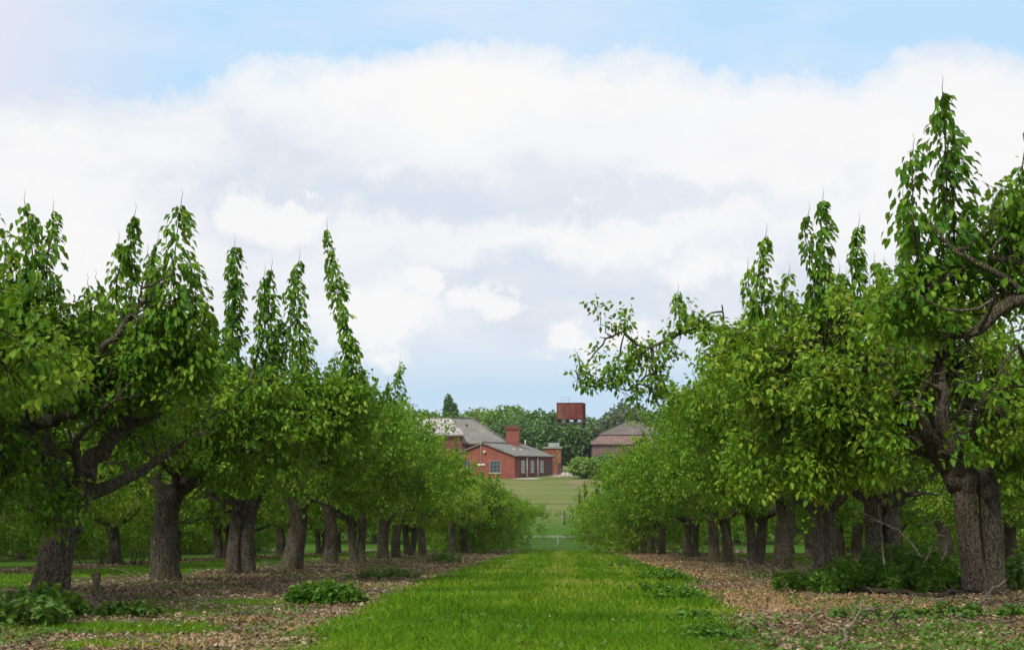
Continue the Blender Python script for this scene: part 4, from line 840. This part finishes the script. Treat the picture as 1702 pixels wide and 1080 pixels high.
# ------------------------------------------------------------------ haze
mb = MB(); mb.box((-420, -40, -9), (420, 520, 40)); m, nt = mat('haze air')
pv = nt.nodes.new('ShaderNodeVolumePrincipled'); pv.inputs['Density'].default_value = .00012; pv.inputs['Color'].default_value = (.80, .88, 1, 1)
nt.links.new(pv.outputs[0], nt.nodes.new('ShaderNodeOutputMaterial').inputs['Volume'])
HAZE = True
if HAZE: o = mb.build('haze', m); o['kind'] = 'stuff'; o['label'] = 'thin pale blue haze in the distance'; o['category'] = 'haze'

# ------------------------------------------------------------------ light and sky
SUN_EL, SUN_AZ = R(50), R(215)     # azimuth clockwise from the alley direction (+Y): behind and left
sd = Vector((math.sin(SUN_AZ) * math.cos(SUN_EL), math.cos(SUN_AZ) * math.cos(SUN_EL), math.sin(SUN_EL)))
ld = bpy.data.lights.new('sun', 'SUN'); ld.energy = 3.4; ld.angle = R(10); ld.color = (1, .96, .88)
lo_ = bpy.data.objects.new('sun', ld); C.objects.link(lo_); lo_.rotation_euler = sd.to_track_quat('Z', 'Y').to_euler()
w = bpy.data.worlds.new('World'); scn.world = w; w.use_nodes = True; nt = w.node_tree; nt.nodes.clear(); g = N(nt)
sky = g('ShaderNodeTexSky', sky_type='NISHITA', sun_disc=False, sun_elevation=SUN_EL, sun_rotation=SUN_AZ, air_density=1.0, dust_density=1.0, ozone_density=1.0)
dirn = g('ShaderNodeTexCoord').outputs['Generated']; sp = g('ShaderNodeSeparateXYZ', i={0: dirn})
az = g.math('ARCTAN2', sp.outputs[0], sp.outputs[1]); el = g.math('ARCSINE', sp.outputs[2])
wn = g('ShaderNodeSeparateColor', i={0: g('ShaderNodeTexNoise', i={'Vector': dirn, 'Scale': 15.0, 'Detail': 8.0, 'Roughness': .62}).outputs['Color']})
azw = g.math('ADD', az, g.math('MULTIPLY', g.math('SUBTRACT', wn.outputs[0], .5), .15)); elw = g.math('ADD', el, g.math('MULTIPLY', g.math('SUBTRACT', wn.outputs[1], .5), .11))
def azel(px, py): v = raydir(px, py); return math.atan2(v.x, v.y), math.asin(v.z)
n1 = g.noise(dirn, 9, 6, .6); n2 = g.noise(g.map(dirn, (1, 1, 2.6)), 5, 5, .6); n3 = g.noise(dirn, 26, 5, .65); n4 = g.noise(dirn, 60, 4, .6); nq = g.math('ADD', g.math('ADD', g.math('MULTIPLY', n1, .45), g.math('MULTIPLY', n3, .7)), g.math('MULTIPLY', n4, .3)); nq = g.math('SUBTRACT', nq, .225)
# crest line of the big cloud bank
fc = g('ShaderNodeFloatCurve'); cv = fc.mapping.curves[0]
pts = [(0, 178), (110, 165), (240, 168), (320, 150), (400, 110), (500, 108), (600, 92), (700, 78), (790, 68), (880, 92), (1000, 106), (1100, 112), (1230, 130), (1380, 140), (1470, 125), (1520, 92), (1600, 85), (1702, 98)]
aes = [azel(*p) for p in pts]; A0, A1, E0, E1 = -.6, .6, 0.0, .5
cp = [((a - A0) / (A1 - A0), (e - E0) / (E1 - E0)) for a, e in aes]; cp = [(0, cp[0][1] - .03)] + cp + [(1, cp[-1][1] + .1)]
while len(cv.points) < len(cp): cv.points.new(.5, .5)
for q_, c_ in zip(cv.points, cp): q_.location = c_
fc.mapping.update(); nt.links.new(g.math('DIVIDE', g.math('SUBTRACT', az, A0), A1 - A0, clamp=True), fc.inputs['Value'])
crest = g.math('ADD', g.math('MULTIPLY', fc.outputs[0], E1 - E0), E0)
edge = g.math('ADD', g.math('SUBTRACT', crest, el), g.math('MULTIPLY', g.math('SUBTRACT', nq, .5), .07))
bank = g.math('SMOOTHSTEP', 0, 0, 0) if False else g.ramp(g.math('ADD', g.math('MULTIPLY', edge, 42), .35, clamp=True), [(0, (0, 0, 0)), (.35, (.55, .55, .55)), (1, (1, 1, 1))])
def puff(px, py, rx, ry, soft=.5, amp=.9, nz=nq):
    a, e = azel(px, py); dx = g.math('DIVIDE', g.math('SUBTRACT', azw, a), rx / F); dy = g.math('DIVIDE', g.math('SUBTRACT', elw, e), ry / F)
    d = g.math('SQRT', g.math('ADD', g.math('MULTIPLY', dx, dx), g.math('MULTIPLY', dy, dy)))
    d = g.math('ADD', d, g.math('MULTIPLY', g.math('SUBTRACT', nz, .5), amp * 3.2))
    return g.math('DIVIDE', g.math('SUBTRACT', 1.0 + soft / 2, d), soft * 1.1, clamp=True)
def mx(*a):
    r = a[0]
    for b_ in a[1:]: r = g.math('MAXIMUM', r, b_)
    return r
WHT = (.985, .972, .962); GRY = (.74, .78, .87); BLU = (.60, .76, .92)
body = g.ramp(n2, [(.34, GRY), (.5, (.90, .905, .94)), (.68, WHT)])
# cool grey bands within the bank
bands = mx(puff(430, 290, 110, 110, 1.2, .5), puff(700, 320, 330, 38, 1.2, .5, n2), puff(1130, 328, 230, 26, .8, .5, n2), puff(1385, 300, 34, 22, .8, .6, n3), puff(170, 225, 160, 26, 1.2, .5, n2), puff(1000, 480, 420, 60, 1.4, .5, n2), puff(860, 440, 200, 60, 1.4, .5, n2))
body = g.mix(g.math('MULTIPLY', bands, .92), body, (.70, .775, .875))
white = mx(puff(100, 420, 210, 110, 1.1, .5), puff(450, 350, 80, 46, .5, .55), puff(480, 320, 32, 30, .4, .4), puff(640, 510, 90, 60, .6, .5), puff(710, 455, 48, 40, .4, .5), puff(780, 500, 45, 24, .6, .5), puff(1190, 450, 70, 30, .8, .5), puff(940, 575, 55, 30, .6, .5), puff(1070, 545, 60, 32, .7, .5),
           puff(620, 570, 50, 30, .8, .5), puff(780, 150, 480, 60, 1.2, .4), puff(60, 230, 260, 50, 1.2, .5), puff(1500, 250, 400, 110, 1.4, .4), puff(950, 390, 300, 26, 1.3, .5, n2))
# blue showing low over the farm
low = g.math('DIVIDE', g.math('SUBTRACT', azel(851, 520)[1], el), azel(851, 520)[1] - azel(851, 650)[1], clamp=True)
low = g.math('ADD', low, g.math('MULTIPLY', g.math('SUBTRACT', n2, .5), .9), clamp=True)
blue = g.mix(.85, g.mix(1, sky.outputs[0], (.11, .11, .11), 'MULTIPLY'), (.57, .83, 1.08))
body = g.mix(g.math('MULTIPLY', low, .9), body, g.mix(.15, (.52, .71, .88), blue))
body = g.mix(g.math('MULTIPLY', white, .85), body, WHT)
# upper sky: blue, milky lavender to the left, loose cloud behind the camera
ub = g.math('DIVIDE', g.math('SUBTRACT', az, azel(330, 60)[0]), azel(0, 60)[0] - azel(330, 60)[0], clamp=True)
hi = g.mix(g.math('MULTIPLY', ub, .85), blue, (.80, .80, .90))
wisp = g.ramp(n2, [(.45, (0, 0, 0)), (.75, (.55, .55, .55))]); hi = g.mix(wisp, hi, (.88, .88, .95))
overhead = g.ramp(g.math('ADD', n1, g.math('MULTIPLY', g.math('SUBTRACT', el, .45), .9)), [(.45, (0, 0, 0)), (.7, (1, 1, 1))])
hi = g.mix(g.math('MULTIPLY', overhead, g.math('GREATER_THAN', el, .42)), hi, (.92, .93, .96))
col = g.mix(bank, hi, body)
sc10 = g('ShaderNodeVectorMath', operation='SCALE', i={0: col, 'Scale': 10.0})
bg = g('ShaderNodeBackground', i={0: sc10.outputs[0], 1: .1}); nt.links.new(bg.outputs[0], nt.nodes.new('ShaderNodeOutputWorld').inputs[0])

scn.view_settings.view_transform = 'Standard'; scn.view_settings.look = 'None'; scn.view_settings.gamma = 1; scn.view_settings.exposure = 0
scn.render.engine = 'CYCLES'; scn.cycles.max_bounces = 6; scn.cycles.volume_bounces = 0; scn.cycles.transparent_max_bounces = 4
print('OBJECTS', len(bpy.data.objects), 'TRIS', sum(len(m.polygons) for m in bpy.data.meshes))
